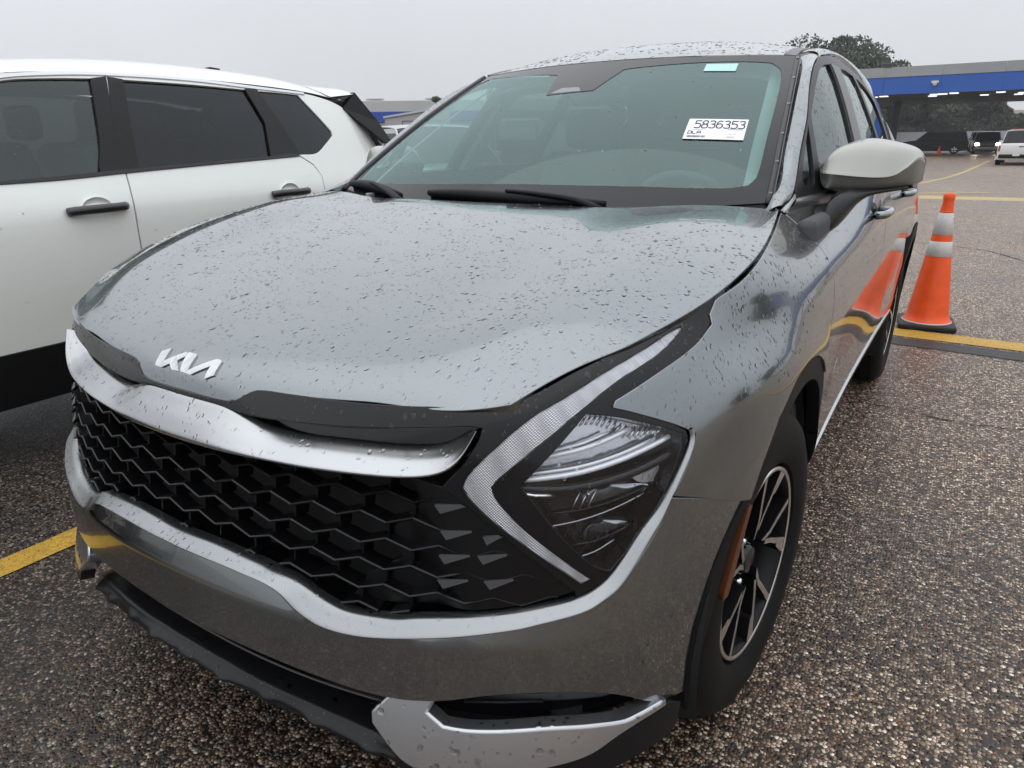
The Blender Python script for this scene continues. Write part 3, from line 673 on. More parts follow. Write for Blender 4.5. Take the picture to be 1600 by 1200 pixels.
# ---- honeycomb mesh
def mesh_grille():
    pw, ph = .094, .0405
    G = np.array(grille_half+[(-a, b) for a, b in reversed(grille_half[:-1])]); ct = np.array(pm(CT[:17])); low = np.vstack([(ct*[-1, 1])[:0:-1], ct])
    poly = np.vstack([ct[::1], G]) if False else np.vstack([low, G])
    segs = []
    for r_ in range(-2, 9):
        for c in range(-9, 10):
            cx = c*pw+(r_ % 2)*pw/2; cz = .56+r_*ph
            hw, hh = pw/2*.98, ph*.5
            # the bottom vee of each cell and its upright
            segs.append([(cx-pw/2, cz+hh*.55), (cx-pw*.20, cz-hh*.35), (cx+pw*.20, cz-hh*.35), (cx+pw/2, cz+hh*.55)] if False else [(cx-pw/2, cz+.007), (cx, cz-.007), (cx+pw/2, cz+.007)])
            segs.append([(cx-pw/2, cz+.007), (cx-pw/2, cz+ph-.007)])
    V = []; F = []
    for s in segs:
        q = catmull(s, .012, False, 10)
        keep = inpoly(q, poly)
        i = 0
        while i < len(q):
            if not keep[i]: i += 1; continue
            j = i
            while j+1 < len(q) and keep[j+1]: j += 1
            if j > i:
                uv = q[i:j+1]; P = mapP(uv); nn = normals_of(mapP, uv); tt = np.gradient(P, axis=0); sd = unit(np.cross(nn, tt))
                fl = np.clip((np.abs(uv[:, 0])-.50)/.14, 0, 1)[:, None]
                up_ = abs(s[0][0]-s[-1][0]) < 1e-6; o0 = -.012-.003*(1-fl)-(.012 if up_ else 0); hwid = .0011 if up_ else .0017
                n0 = len(V)
                for p, n_, s_, o in zip(P, nn, sd, o0):
                    V += [p+n_*(o-.002)-s_*(hwid+.0006), p+n_*o-s_*hwid*.3, p+n_*o+s_*hwid*.3, p+n_*(o-.002)+s_*(hwid+.0006), p+n_*(o-.035)+s_*(hwid*2.2), p+n_*(o-.035)-s_*(hwid*2.2)]
                m_ = j-i
                for k in range(m_):
                    a = n0+k*6; b = a+6
                    for e_ in range(6): F.append((a+e_, a+(e_+1) % 6, b+(e_+1) % 6, b+e_))
                F.append(tuple(n0+e_ for e_ in range(6))[::-1]); F.append(tuple(n0+m_*6+e_ for e_ in range(6)))
            i = j+1
    o = mk('grille_mesh', V, F, MESHB, CAR, False); return fix_normals(o)
mesh_grille()
# closed, faceted cells towards the lamps, and the blank behind the outer mesh
both(panel('grille_blank', pm([(.40, .56), (.47, .563), (.53, .572), (.6053, .583), (.6727, .594), (.7139, .602), (.752, .612), (.6655, .7030), (.6088, .752), (.560, .7860), (.50, .795), (.52, .75), (.47, .70), (.49, .65), (.43, .61)]), mapP, MESHB, CAR, sp=.02, off=0, sharp=20, disp=lambda uv, P: -.040+.0275*_ss((np.abs(P[:, 0])+(P[:, 2]-.68)*.35-.50)/.09)))
FAC = [(.548, .758, .058), (.560, .716, .056), (.624, .712, .034), (.560, .676, .056), (.618, .680, .050), (.560, .634, .056), (.630, .638, .050)]
for x, z, w_ in FAC:
    w_ *= .85
    V = []; uv = np.array(pm([(x, z), (x+w_, z+.0015), (x+w_*.97, z+.004), (x+.002, z+.0025), (x+w_*.24, z-.0105)]))
    P = mapP(uv); n_ = normals_of(mapP, uv); o = np.array([-.008, -.010, -.012, -.009, -.0015])[:, None]; P = P+n_*o
    B = P-n_*.03
    both(fix_normals(mk('grille_facet', list(P)+list(B[:5]), [(0, 4, 1), (0, 1, 2), (0, 2, 3), (0, 3, 8, 5), (0, 5, 9, 4), (4, 9, 6, 1), (1, 6, 7, 2), (2, 7, 8, 3)], GLOSSB, CAR, False)))
# ---- lower intake, lip and corner skids
LI = pm([(0, .424), (.0325, .4245), (.1944, .4265), (.3579, .4190), (.4351, .4130), (.494, .4120), (.466, .376), (.470, .355), (.46, .335), (.3, .34), (.15, .345), (0, .345)])
panel('lower_intake', sym(LI), mapP, DARK, CAR, sp=.04, off=-.05, th=.03)
def li_bar(z0, z1, off, name='intake_bar', r_=.004, x1=.47, mt=GLOSSB):
    xs = np.linspace(0, x1, 14); p = [(x, z0+(z1-z0)*(x/x1)**2) for x in xs]; P = offs(p, off); P = np.vstack([(P*[-1, 1, 1])[:0:-1], P]); return tube(name, P, r_, mt, CAR, seg=6)
li_bar(.404, .398, -.030, r_=.0026, mt=SATINB); li_bar(.377, .366, -.018, r_=.0026, mt=SATINB)
for k in range(12):
    x = -.42+k*.0764; z = .375; P = offs([(abs(x), .42), (abs(x), .365)], -.035); P[:, 0] = math.copysign(1, x)*np.abs(P[:, 0]); tube('intake_rib', P, .0022, DARK, CAR, seg=5)
def lip():
    xs = np.linspace(0, .515, 60); ze = np.interp(xs, [0, .1, .2, .3, .39, .455, .52], [.338, .336, .330, .324, .310, .292, .262]); zt = ze+.009
    def row(z, o): return np.array([offs([(x, z_)], o_)[0] for x, z_, o_ in zip(xs, z, np.broadcast_to(o, xs.shape))])
    sc = np.array([max(0, math.sin(x*58+1.2))**2*.6+.4*math.sin(x*19) for x in xs])
    rows = [row(zt+.001, -.045), row(zt+.003, -.002), row(zt*.5+ze*.5+.003, .008), row(ze, .020+.010*sc), row(ze-.007, .021+.010*sc), row(ze-.014, .012), row(ze-.03, -.06)]
    rows = [np.vstack([(r_*[-1, 1, 1])[:0:-1], r_]) for r_ in rows]
    return loft('front_lip', rows, PLAST_W, CAR, nu=1, nv=3, flip=True)
lip()
def mapSK(uv):
    """the corner skid: a face that leans out towards its foot"""
    P = mapP(uv); P[:, 1] -= .40*(.43-P[:, 2]); return P
SO = [(.515, .4290), (.4996, .4204), (.4631, .3768), (.4668, .3613), (.5211, .3124), (.5441, .3013), (.6569, .3053), (.7553, .3092), (.7931, .3150), (.8191, .3303), (.8424, .3384), (.8677, .3410)]
SI = [(.8677, .3450), (.8400, .3450), (.8285, .3450), (.7914, .3577), (.7278, .3705), (.6163, .3696), (.5816, .3721), (.5488, .3931), (.5604, .4290)]
both(panel('corner_skid', pm(SO+SI), mapSK, SKIDM, CAR, sp=.018, sharp=25, off=.0, th=.03, bev=.006))
both(panel('fog_recess', pm([(.53, .43), (.53, .36), (.60, .355), (.72, .35), (.80, .335), (.86, .325), (.86, .345), (.825, .395), (.775, .432), (.7184, .450), (.6485, .450), (.5805, .437)]), mapP, GLOSSB, CAR, sp=.03, off=-.035))
for z in (.395, .415):
    P = offs([(.60, z), (.66, z+.003), (.72, z+.002)], -.022); both(tube('fog_bar', P, .003, PLAST_W, CAR, seg=6))
# black under-valance below skids, rocker cladding
both(panel('valance', pm([(.505, .325), (.5441, .3003), (.6569, .3043), (.7553, .3082), (.7931, .3140), (.8191, .3290), (.8424, .3370), (.8677, .3395)])+ps([(.470, .322), (.476, .285), (.46, .27)])+pm([(.80, .268), (.70, .272), (.58, .272), (.525, .285)]), mapSK, PLAST_W, CAR, sp=.03, off=-.003, th=.03, sharp=25))
# ---- doors and flanks
def side(name, pts, mat=PAINT, off=0., **k): return panel(name, ps(pts), mapP, mat, CAR, off=off, **k)
def door_disp(uv, P):
    z = P[:, 2]; y = P[:, 1]
    return -.006*np.exp(-((z-.64)/.16)**2)*np.clip((y-1.25)*4, 0, 1)*np.clip((3.1-y)*3, 0, 1)
SILL = .462
fd = side('front_door', [(1.2185, 1.119), (1.2185, 1.04), (1.2115, .98), (1.1965, .92), (1.1815, .85), (1.1745, .78), (1.235, .70), (1.295, .585), (1.325, .465), (1.60, .470), (2.085, .480), (2.105, .70), (2.13, .95), (2.15, 1.12), (1.8, 1.128), (1.45, 1.125)], sp=.035, disp=door_disp, sharp=28)
rd = side('rear_door', [(2.092, .480), (2.112, .70), (2.137, .95), (2.157, 1.12), (2.6, 1.13), (2.98, 1.14), (3.06, 1.05), (3.09, .92), (3.13, .84), (3.255, .70), (3.21, .585), (3.18, .48)], sp=.035, disp=door_disp, sharp=28)
both(fd); both(rd)
qp = side('rear_quarter', [(2.987, 1.14), (3.067, 1.05), (3.097, .92), (3.137, .845), (3.37, .838), (3.45, .862), (3.54, .872), (3.63, .868), (3.75, .86), (3.85, .815), (3.90, .76), (3.95, .66), (4.02, .60), (4.195, .60), (4.195, .9), (4.195, 1.14), (3.6, 1.15)], sp=.04, sharp=28)
both(qp)
both(side('rear_bumper_corner', [(3.96, .64), (4.02, .594), (4.195, .594), (4.195, .30), (4.08, .30), (4.06, .45)], PLAST, sp=.04))
both(side('rocker_cladding', [(1.31, .458), (1.6, .462), (2.1, .472), (2.6, .472), (3.21, .472), (3.22, .27), (2.2, .25), (1.31, .27)], PLAST, off=.002, sp=.05, th=.03))
both(side('sill_strip', [(1.325, .484), (1.6, .489), (2.1, .498), (3.185, .498), (3.183, .491), (2.1, .491), (1.6, .482), (1.325, .477)], SATIN_L, off=.003, sp=.02, th=.012))
# ---- greenhouse
def green(name, pts, mat, off=0., **k): return panel(name, pts, mapG, mat, CAR, off=off, flip=False, **k)
FRAME_O = [(1.3685, 1.161), (1.5009, 1.252), (1.6387, 1.335), (1.7797, 1.4227), (1.9466, 1.500), (2.108, 1.5372), (2.2885, 1.5601), (2.6509, 1.5800), (2.90, 1.5780), (3.1432, 1.556), (3.3425, 1.520), (3.53, 1.465)]
FRAME_B = [(3.60, 1.40), (3.50, 1.28), (3.36, 1.19), (3.28, 1.163), (2.9, 1.158), (2.3, 1.152), (1.8, 1.146), (1.45, 1.140), (1.38, 1.142)]
G1 = [(1.585, 1.176), (1.6845, 1.344), (1.755, 1.386), (1.8264, 1.4246), (1.9562, 1.4815), (2.03, 1.503), (2.1184, 1.5176), (2.209, 1.5261), (2.13, 1.39), (2.0606, 1.2752), (2.02, 1.178), (1.8, 1.176)]
GQ = [(1.44, 1.186), (1.54, 1.262), (1.632, 1.3263), (1.548, 1.188), (1.540, 1.170), (1.46, 1.168)]
G2 = [(2.165, 1.180), (2.2236, 1.2988), (2.30, 1.40), (2.3915, 1.5217), (2.5, 1.529), (2.62, 1.530), (2.80, 1.525), (2.77, 1.40), (2.735, 1.28), (2.72, 1.182)]
G3 = [(2.80, 1.184), (2.82, 1.28), (2.855, 1.40), (2.89, 1.520), (3.05, 1.516), (3.25, 1.490), (3.42, 1.445), (3.44, 1.40), (3.36, 1.27), (3.26, 1.200), (3.15, 1.186)]
wf = green('window_frame', FRAME_O+FRAME_B, FRAMEM, holes=[G1, GQ, G2, G3], sp=.03, off=.004, th=.02, sharp=30)
both(wf)
for nm, g, mt in (('door_glass', G1, GLASS_S), ('quarter_light', GQ, GLASS_S), ('door_glass', G2, GLASS_SD), ('quarter_light', G3, GLASS_SD)):
    both(panel(nm, g, mapG, mt, CAR, sp=.05, off=-.003, bev=-.001, th=.003, rim=False))
both(green('b_pillar_trim', [(2.034, 1.178), (2.078, 1.275), (2.147, 1.39), (2.224, 1.5255), (2.375, 1.523), (2.285, 1.40), (2.206, 1.295), (2.15, 1.178)], SATINB, off=.008, sp=.03, th=.012))
# belt moulding: a bright ledge between the door skins and the glass
ys_ = np.linspace(1.262, 3.30, 30)
I_ = mapG(np.stack([np.clip(ys_+.10*(1-np.clip((ys_-1.26)/.3, 0, 1)), 0, 9), 1.142+.009*np.clip((ys_-1.3)/1.5, 0, 1)], 1))+[.004, 0, 0]
O_ = mapP(np.array(ps([(y, 1.119+.005*min(1, (y-1.26)/.8)) for y in ys_])))
both(fix_normals(loft('belt_moulding', [I_+[-.006, 0, .006], I_+[0, 0, .004], I_*.5+O_*.5+[.003, 0, .009], O_+[-.004, 0, .004], O_+[0, 0, -.004]], SATIN_L, CAR, nu=1, nv=3)))
# windscreen
WSE = np.array([(.736, 1.283, 1.137), (.719, 1.395, 1.210), (.698, 1.514, 1.283), (.666, 1.705, 1.390), (.611, 2.011, 1.543)])
WSC = np.array([(0, 1.085, 1.115), (0, 1.235, 1.212), (0, 1.38, 1.300), (0, 1.60, 1.418), (0, 1.895, 1.556)])
def ws_pt(u, v, off=0.):
    u = np.atleast_1d(np.asarray(u, float)); v = np.atleast_1d(np.asarray(v, float)); t = np.array([0, .24, .46, .70, 1.])
    e_ = nspline(t, WSE, v); c = nspline(t, WSC, v); a = np.abs(u)
    P = c+(e_-c)*(a**2.1)[:, None]; P[:, 0] = u*e_[:, 0]; return P
mapW = lambda uv: ws_pt(uv[:, 0], uv[:, 1])
wo = [(-1, 0), (-.5, 0), (0, 0), (.5, 0), (1, 0), (1, .5), (1, 1), (.5, 1), (0, 1), (-.5, 1), (-1, 1), (-1, .5)]
panel('windscreen', wo, mapW, GLASS_W, CAR, sp=.06, sharp=5, th=.003, rim=False)
fo = [(-.999, .002), (0, .002), (.999, .002), (.999, .5), (.999, .998), (0, .998), (-.999, .998), (-.999, .5)]
fi = [(-.87, .083), (-.69, .105), (-.35, .13), (.06, .148), (.35, .145), (.58, .138), (.88, .118), (.935, .135), (.955, .19), (.960, .5), (.960, .84), (.945, .905), (.90, .945), (.80, .953), (.55, .950), (.22, .925), (.155, .915), (.09, .760), (-.168, .742), (-.25, .906), (-.30, .915), (-.6, .945), (-.88, .965), (-.945, .93), (-.966, .6), (-.972, .3), (-.96, .12)]
panel('windscreen_surround', fo, mapW, FRIT, CAR, holes=[fi], sp=.05, off=.0012, sharp=30, th=.002, rim=False)
# camera shroud under the mirror, with a lighter window
def wsq(name, pts, mat, off, par=CAR, sp=.02): return panel(name, pts, mapW, mat, par, sp=sp, off=off, th=.001, rim=False, sharp=30)
wsq('camera_shroud_window', [(-.155, .752), (.020, .760), (-.015, .790), (-.115, .790)], GREYP, .0015)
wsq('tint_sticker', [(.5873, .9346), (.7432, .938), (.7437, .8827), (.5914, .8819)], STICK, .002)
# ---- auction sheet stuck inside the windscreen
SHEET = [(0.65288, 0.45678), (0.87851, 0.45594), (0.87616, 0.58186), (0.64538, 0.57571)]
def sheet_map(a, b, off): 
    c = [np.array(q) for q in SHEET]
    uv = (c[0]*(1-a)+c[1]*a)*(1-b)+(c[3]*(1-a)+c[2]*a)*b; P = ws_pt([uv[0]], [uv[1]])[0]; n_ = normals_of(mapW, np.array([uv]))[0]; return P+n_*off
def sheet():
    nx, ny = 12, 6; V = [sheet_map(i/nx, j/ny, .003) for j in range(ny+1) for i in range(nx+1)]+[sheet_map(i/nx, j/ny, .0022) for j in range(ny+1) for i in range(nx+1)]
    b = nx+1; n0 = b*(ny+1); F = []
    for j in range(ny):
        for i in range(nx):
            k = j*b+i; F.append((k, k+b, k+b+1, k+1)); F.append((n0+k, n0+k+1, n0+k+b+1, n0+k+b))
    o = mk('lot_sheet', V, F, PAPER, CAR); fix_normals(o)
    # figures: thick stroke letters
    SEG = {'5': [[(1, 1), (.08, 1), (.04, .58), (.5, .62), (.95, .5), (1, .28), (.85, .03), (.4, 0), (0, .06)]], '8': [[(.5, .53), (.12, .62), (.08, .86), (.3, 1), (.7, 1), (.92, .86), (.88, .62), (.5, .53), (.08, .42), (0, .18), (.2, 0), (.8, 0), (1, .18), (.92, .42), (.5, .53)]],
           '3': [[(.05, .95), (.4, 1), (.8, .97), (.92, .78), (.75, .58), (.4, .54), (.8, .5), (1, .28), (.85, .04), (.4, 0), (0, .06)]], '6': [[(.9, .95), (.5, 1), (.15, .85), (0, .4), (.15, .06), (.5, 0), (.85, .06), (1, .3), (.85, .54), (.5, .6), (.1, .5)]],
           'D': [[(0, 0), (0, 1), (.6, 1), (1, .75), (1, .25), (.6, 0), (0, 0)]], 'L': [[(0, 1), (0, 0), (.9, 0)]], 'A': [[(0, 0), (.1, .85), (.35, 1), (.7, 1), (.95, .85), (1, 0)], [(.02, .42), (1, .42)]]}
    T = []
    def word(s, x0, y0_, cw, ch, gap, r_):
        x = x0
        for c_ in s:
            for pl in SEG[c_]:
                q = np.array(pl)*[cw, ch]+[x, y0_]; sm = catmull(q, .02, False, 75 if c_ in '58360' else 20)
                for a_, b_ in zip(sm[:-1], sm[1:]):
                    d_ = b_-a_; L_ = np.hypot(*(d_*[2.1, 1])); nrm_ = np.array([-d_[1]/2.1, d_[0]*2.1])/max(np.hypot(d_[1], d_[0]*2.1), 1e-9)*r_
                    ex = d_/max(np.hypot(*d_), 1e-9)*r_*.3
                    Q = [a_+nrm_-ex, b_+nrm_+ex, b_-nrm_+ex, a_-nrm_-ex]; T.append(([sheet_map(*q_, .0036) for q_ in Q], [(0, 1, 2, 3)]))
            x += cw+gap
    word('5836353', .13, .56, .095, .34, .028, .022); word('DLA', .055, .27, .062, .13, .014, .014)
    rr = random.Random(3)
    x = .06
    while x < .36:
        w_ = rr.choice([.003, .005, .009]); T.append(([sheet_map(*q_, .0036) for q_ in ((x, .08), (x+w_, .08), (x+w_, .18), (x, .18))], [(0, 1, 2, 3)])); x += w_+rr.choice([.004, .006])
    lt = mk('print', *join(T), INK, o, False)
    # faint rules of small print
    T = []
    for (x, y_, l_) in ((.10, .47, .2), (.70, .52, .24), (.70, .48, .26), (.72, .27, .14), (.72, .13, .14), (.72, .09, .12)):
        T.append(([sheet_map(*q_, .0036) for q_ in ((x, y_), (x+l_, y_), (x+l_, y_+.016), (x, y_+.016))], [(0, 1, 2, 3)]))
    mk('small_print', *join(T), INKF, o, False)
sheet()
# ---- A pillars: from the windscreen edge out to the window frame
def pillars():
    out = np.array([(1.28, 1.133), (1.365, 1.166), (1.4980, 1.258), (1.6360, 1.341), (1.7770, 1.429), (1.944, 1.506), (2.105, 1.544)])
    O = mapG(out)+[.003, 0, .002]
    t = np.array([0, .2, .42, .62, .78, .90, 1.0]); I = nspline(np.array([0, .24, .46, .70, 1.]), WSE, np.array([.0, .13, .33, .52, .68, .84, 1.0]))
    I = I+[.016, .006, -.004]
    I[0] = (.765, 1.17, 1.125)
    rows = [I, I*.66+O*.34+[.003, -.005, .006], I*.33+O*.67+[.004, -.004, .006], O]
    o = fix_normals(loft('a_pillar', rows, PAINT, CAR, nu=5, nv=4)); fl = fix_normals(loft('pillar_return', [I, I+[-.004, .004, -.014]], PAINT, o, nu=5, nv=1)); fix_normals(loft('pillar_return', [O, O+[-.006, .006, -.012]], PAINT, o, nu=5, nv=1)); both(o)
    # black gutter with clips between glass and pillar
    g = nspline(np.array([0, .24, .46, .70, 1.]), WSE, np.linspace(0, 1, 20))+[.007, .000, -.001]
    both(tube('gutter', g, .0085, RUBBER, CAR, seg=6))
    g2 = g+[.0095, .003, .006]; both(tube('gutter_edge', g2, .0020, SATINB, CAR, seg=6))
    for k in (.06, .30, .5, .68, .84, .97):
        p = nspline(np.array([0, .24, .46, .70, 1.]), WSE, np.array([k]))[0]+[.010, .0, .007]; both(box('gutter_clip', p, (.008, .010, .004), SATIN, CAR))
pillars()
# ---- roof
def roof():
    ys = [None, 2.25, 2.6, 3.0, 3.5, 4.0, 4.35]; cz = [None, 1.628, 1.668, 1.685, 1.682, 1.655, 1.615]; ez = [None, 1.582, 1.602, 1.607, 1.595, 1.555, 1.51]; ex = [.611, .600, .597, .595, .588, .570, .54]
    rows = []
    for k in range(7):
        row = []
        for u in (-1, -.9, -.75, -.5, -.25, 0, .25, .5, .75, .9, 1):
            if k == 0: p = ws_pt([u], [1.0])[0]+[0, .004, .003]
            else: a = abs(u); p = (u*ex[k], ys[k]-(.0 if k > 1 else .10*(1-a**2)), cz[k]+(ez[k]-cz[k])*a**2.4)
            row.append(p)
        rows.append(row)
    first = [(p[0], p[1]-.004, p[2]-.014) for p in rows[0]]
    o = loft('roof', [first]+rows if False else rows, PAINT, CAR, nu=5, nv=6); fix_normals(o)
    # roof ditch strip and side rail
    for sg in (1, -1):
        dit = [(sg*(ex[k]-.020), (2.016 if k == 0 else ys[k]), (1.548 if k == 0 else ez[k]+.006)) for k in range(7)]
        V = []; F = []
        c = nspline(np.arange(7), np.array(dit), np.linspace(0, 6, 40))
        for p in c: V += [p+[-.017, 0, .004], p+[.017, 0, -.002], p+[.017, 0, -.014], p+[-.017, 0, -.010]]
        for i in range(39):
            a = i*4
            for e_ in range(4): F.append((a+e_, a+(e_+1) % 4, a+4+(e_+1) % 4, a+4+e_))
        F += [(0, 1, 2, 3), (156, 157, 158, 159)]
        fix_normals(mk('roof_ditch_strip', V, F, SATINB, CAR, False))
    # cant rail joining roof to window frame
    fo_ = nspline(np.arange(len(FRAME_O)), np.array(FRAME_O), np.linspace(5, len(FRAME_O)-1, 9))+[-.003, .006]
    O = mapG(fo_)+[.003, 0, 0]
    I = []
    for p in O:
        y = p[1]; I.append((np.interp(y, [2.01, 2.25, 2.6, 3.0, 3.5, 4.0], ex[:6])+.001, y, np.interp(y, [2.01, 2.25, 2.6, 3.0, 3.5, 4.0], [1.543]+ez[1:6])+.001))
    I = np.array(I); rr_ = fix_normals(loft('cant_rail', [I, I*.6+O*.4+[.010, 0, .010], I*.25+O*.75+[.010, 0, .008], O], PAINT, CAR, nu=4, nv=4)); both(rr_)
    # sharkless roof rails are absent on this car; rear pillar and tail
    dp = [[(.892, 4.195, .60), (.895, 4.195, .9), (.87, 4.195, 1.10), (.745, 4.12, 1.20), (.655, 4.10, 1.40), (.57, 4.20, 1.50), (.50, 4.30, 1.535)],
          [(.84, 4.42, .60), (.85, 4.45, .9), (.83, 4.46, 1.08), (.73, 4.40, 1.2), (.63, 4.36, 1.36), (.56, 4.36, 1.45), (.50, 4.42, 1.51)],
          [(.70, 4.58, .60), (.70, 4.60, .9), (.70, 4.58, 1.05), (.66, 4.52, 1.2), (.60, 4.46, 1.36), (.52, 4.42, 1.46), (.45, 4.44, 1.5)],
          [(0, 4.64, .60), (0, 4.66, .9), (0, 4.63, 1.05), (0, 4.57, 1.2), (0, 4.50, 1.36), (0, 4.44, 1.50), (0, 4.42, 1.54)]]
    full = dp[:-1]+[dp[-1]]+[[(-a, b, c) for a, b, c in r_] for r_ in reversed(dp[:-1])]
    fix_normals(loft('tailgate', full, PAINT, CAR, nu=3, nv=4))
    d2 = [[(3.0, 1.556), (3.3, 1.523), (3.56, 1.470), (3.63, 1.40), (3.51, 1.28), (3.37, 1.19), (3.29, 1.157), (3.6, 1.145), (4.2, 1.145), (4.19, 1.25), (4.16, 1.4), (4.14, 1.50), (3.9, 1.53), (3.5, 1.55)]][0]
    both(panel('rear_pillar', d2, mapG, PAINT, CAR, sp=.05, sharp=30))
    fix_normals(loft('rear_bumper', [[(.88, 4.19, z), (.83, 4.50, z), (.6, 4.66, z), (0, 4.70, z), (-.6, 4.66, z), (-.83, 4.50, z), (-.88, 4.19, z)] for z in (.28, .45, .60)], PLAST, CAR, nu=4, nv=2))
    fix_normals(loft('rear_screen', [[(.60, 4.475, 1.12), (0, 4.60, 1.12), (-.60, 4.475, 1.12)], [(.56, 4.445, 1.3), (0, 4.545, 1.3), (-.56, 4.445, 1.3)], [(.50, 4.415, 1.44), (0, 4.49, 1.46), (-.50, 4.415, 1.44)]], GLASS_D, CAR, nu=6, nv=3))
roof()
# ---- interior
def interior():
    box('cabin_floor', (0, 2.4, .38), (1.66, 3.0, .03), DARK, CAR)
    box('firewall', (0, 1.22, .72), (1.6, .04, .70), DARK, CAR)
    d = []
    for u in np.linspace(-1, 1, 13):
        x = u*.70; k = 1-.5*u*u
        d.append([(x, 1.13+.12*u*u, 1.085), (x, 1.34, 1.100), (x, 1.52+.05*k, 1.105), (x, 1.68+.02*k, 1.085), (x, 1.70, .98), (x, 1.66, .75)])
    fix_normals(loft('dashboard', list(map(list, zip(*d))), DASH, CAR, nu=1, nv=4))
    hl = []
    for y, z in ((1.98, 1.50), (2.3, 1.575), (2.9, 1.615), (3.5, 1.605), (4.1, 1.54), (4.36, 1.44)): hl.append([(-.60, y, z-.09), (-.50, y, z-.02), (0, y, z), (.50, y, z-.02), (.60, y, z-.09)])
    loft('headliner', hl, LINER, CAR, nu=3, nv=3)
    # inner A-pillar trims
    g = nspline(np.array([0, .24, .46, .70, 1.]), WSE, np.linspace(0.02, .97, 14)); 
    rows = [g+[-.075, .03, -.012], g+[-.045, .035, -.02], g+[-.02, .06, -.03]]
    both(fix_normals(loft('pillar_trim', rows, LINER, CAR, nu=2, nv=2)))
    def seat(x, y):
        st = mk('seat', *boxm((x, y, .62), (.52, .52, .18)), SEAT, CAR); bevel_obj(st, .06, 3)
        bk = []
        for t, w_ in ((0, .25), (.3, .27), (.6, .26), (.85, .23), (1, .19)):
            yy = y+.22+.16*t; zz = .66+.58*t; bk.append([(x-w_, yy+.03, zz), (x-w_*.9, yy-.05, zz), (x-w_*.5, yy-.03, zz), (x+w_*.5, yy-.03, zz), (x+w_*.9, yy-.05, zz), (x+w_, yy+.03, zz), (x+w_*.8, yy+.10, zz), (x-w_*.8, yy+.10, zz)])
        b_ = fix_normals(loft('backrest', bk, SEAT, st, nu=2, nv=3, closed_u=True))
        h_ = mk('headrest', *boxm((x, y+.42, 1.335), (.27, .10, .17)), SEAT, st); bevel_obj(h_, .045, 3)
        for s_ in (-.06, .06): tube('headrest_post', [(x+s_, y+.40, 1.20), (x+s_, y+.42, 1.29)], .006, CHROME, st, seg=6)
    seat(.38, 2.12); seat(-.38, 2.12)
    box('rear_bench', (0, 3.10, .62), (1.25, .5, .18), SEAT, CAR, .06); box('rear_backrest', (0, 3.42, .95), (1.25, .14, .60), SEAT, CAR, .05, [(1, 0, 0), (0, .97, -.24), (0, .24, .97)])
    for x in (-.38, 0, .38): box('rear_headrest', (x, 3.52, 1.29), (.25, .09, .14), SEAT, CAR, .04)
    # steering wheel
    c = np.array([.38, 1.72, 1.02]); ax = unit(np.array([0, .88, .45])); up = unit(np.array([0, -.45, .88])); sx_ = np.array([1., 0, 0])
    ring = [c+.185*(math.cos(a)*sx_+math.sin(a)*up) for a in np.linspace(0, 2*math.pi, 33)[:-1]]
    sw = tube('steering_wheel', ring, .016, DASH, CAR, closed=True, seg=8)
    for a in (0, math.pi, -math.pi/2): tube('spoke', [c, c+.18*(math.cos(a)*sx_+math.sin(a)*up)], .014, DASH, sw, seg=6)
    v, f = lathe([(-.02, .0), (-.02, .05), (.01, .065), (.02, .0)], 16); rot = np.array([ax*-1, sx_, up]).T
    mk('airbag_cover', np.array(v)@rot.T+c, f, DASH, sw)
    rm = box('rear_view_mirror', (0, 1.83, 1.44), (.24, .03, .065), GLOSSB, CAR, .02)
    for s_ in (1, -1):
        both_ = box('door_trim', (s_*.855, 2.2, .80), (.05, 2.0, .62), DASH, CAR, .02)
    for s_ in (1, -1):
        V, F = prism([(2.08, 1.17), (2.17, 1.34), (2.24, 1.50), (2.33, 1.50), (2.25, 1.34), (2.17, 1.17)], 0, .03, lambda a, b, w_: (s_*(float(green_x(a, b))-.02-w_), a, b)); fix_normals(mk('inner_b_pillar', V, F, LINER, CAR, False))
interior()
# ---- wipers and cowl
def cowl():
    rows = []
    us = np.linspace(-1, 1, 21); e = ws_pt(us, np.full(21, .0))
    h = hood_pt(us, np.full(21, 1.0))
    rows = [h-[0, 0, .022], (h+e)/2-[0, 0, .032], e-[0, .002, .004], e+[0, .02, .006]]
    fix_normals(loft('cowl', rows, PLAST, CAR, nu=2, nv=3))
    def wiper(pts, arm):
        P = []
        for u, v in catmull(pts, .05): P.append(ws_pt([u], [v])[0]+[0, -.006, .012])
        P = np.array(P); n = len(P); rr_ = .016*np.sin(np.linspace(.25, math.pi-.15, n))**.5+.003
        b_ = tube('wiper', P, rr_, PLAST, CAR, seg=8, flat=.9)
        e_ = tube('rubber', P+[0, .004, -.008], .004, RUBBER, b_, seg=6)
        A = [ws_pt([u], [v])[0]+np.array([0, -.012, .012+dz]) for u, v, dz in arm]; A = catmull(np.array(A), .03)
        tube('arm', A, np.linspace(.016, .009, len(A)), PLAST, b_, seg=8, flat=.6)
    wiper([(-.30, .050), (-.10, .052), (.15, .038), (.36, .022), (.50, .008)], [(.50, -.03, .002), (.40, .0, .015), (.25, .028, .018), (.10, .050, .016)])
    wiper([(-.94, .035), (-.80, .050), (-.62, .040), (-.46, .015)], [(-.40, -.03, .0), (-.52, .0, .014), (-.64, .030, .016), (-.72, .048, .014)])
    o = box('washer_nozzle', ws_pt([-.665], [.0])[0]+[0, -.02, .0], (.016, .03, .03), GREYP, CAR, .004)
cowl()
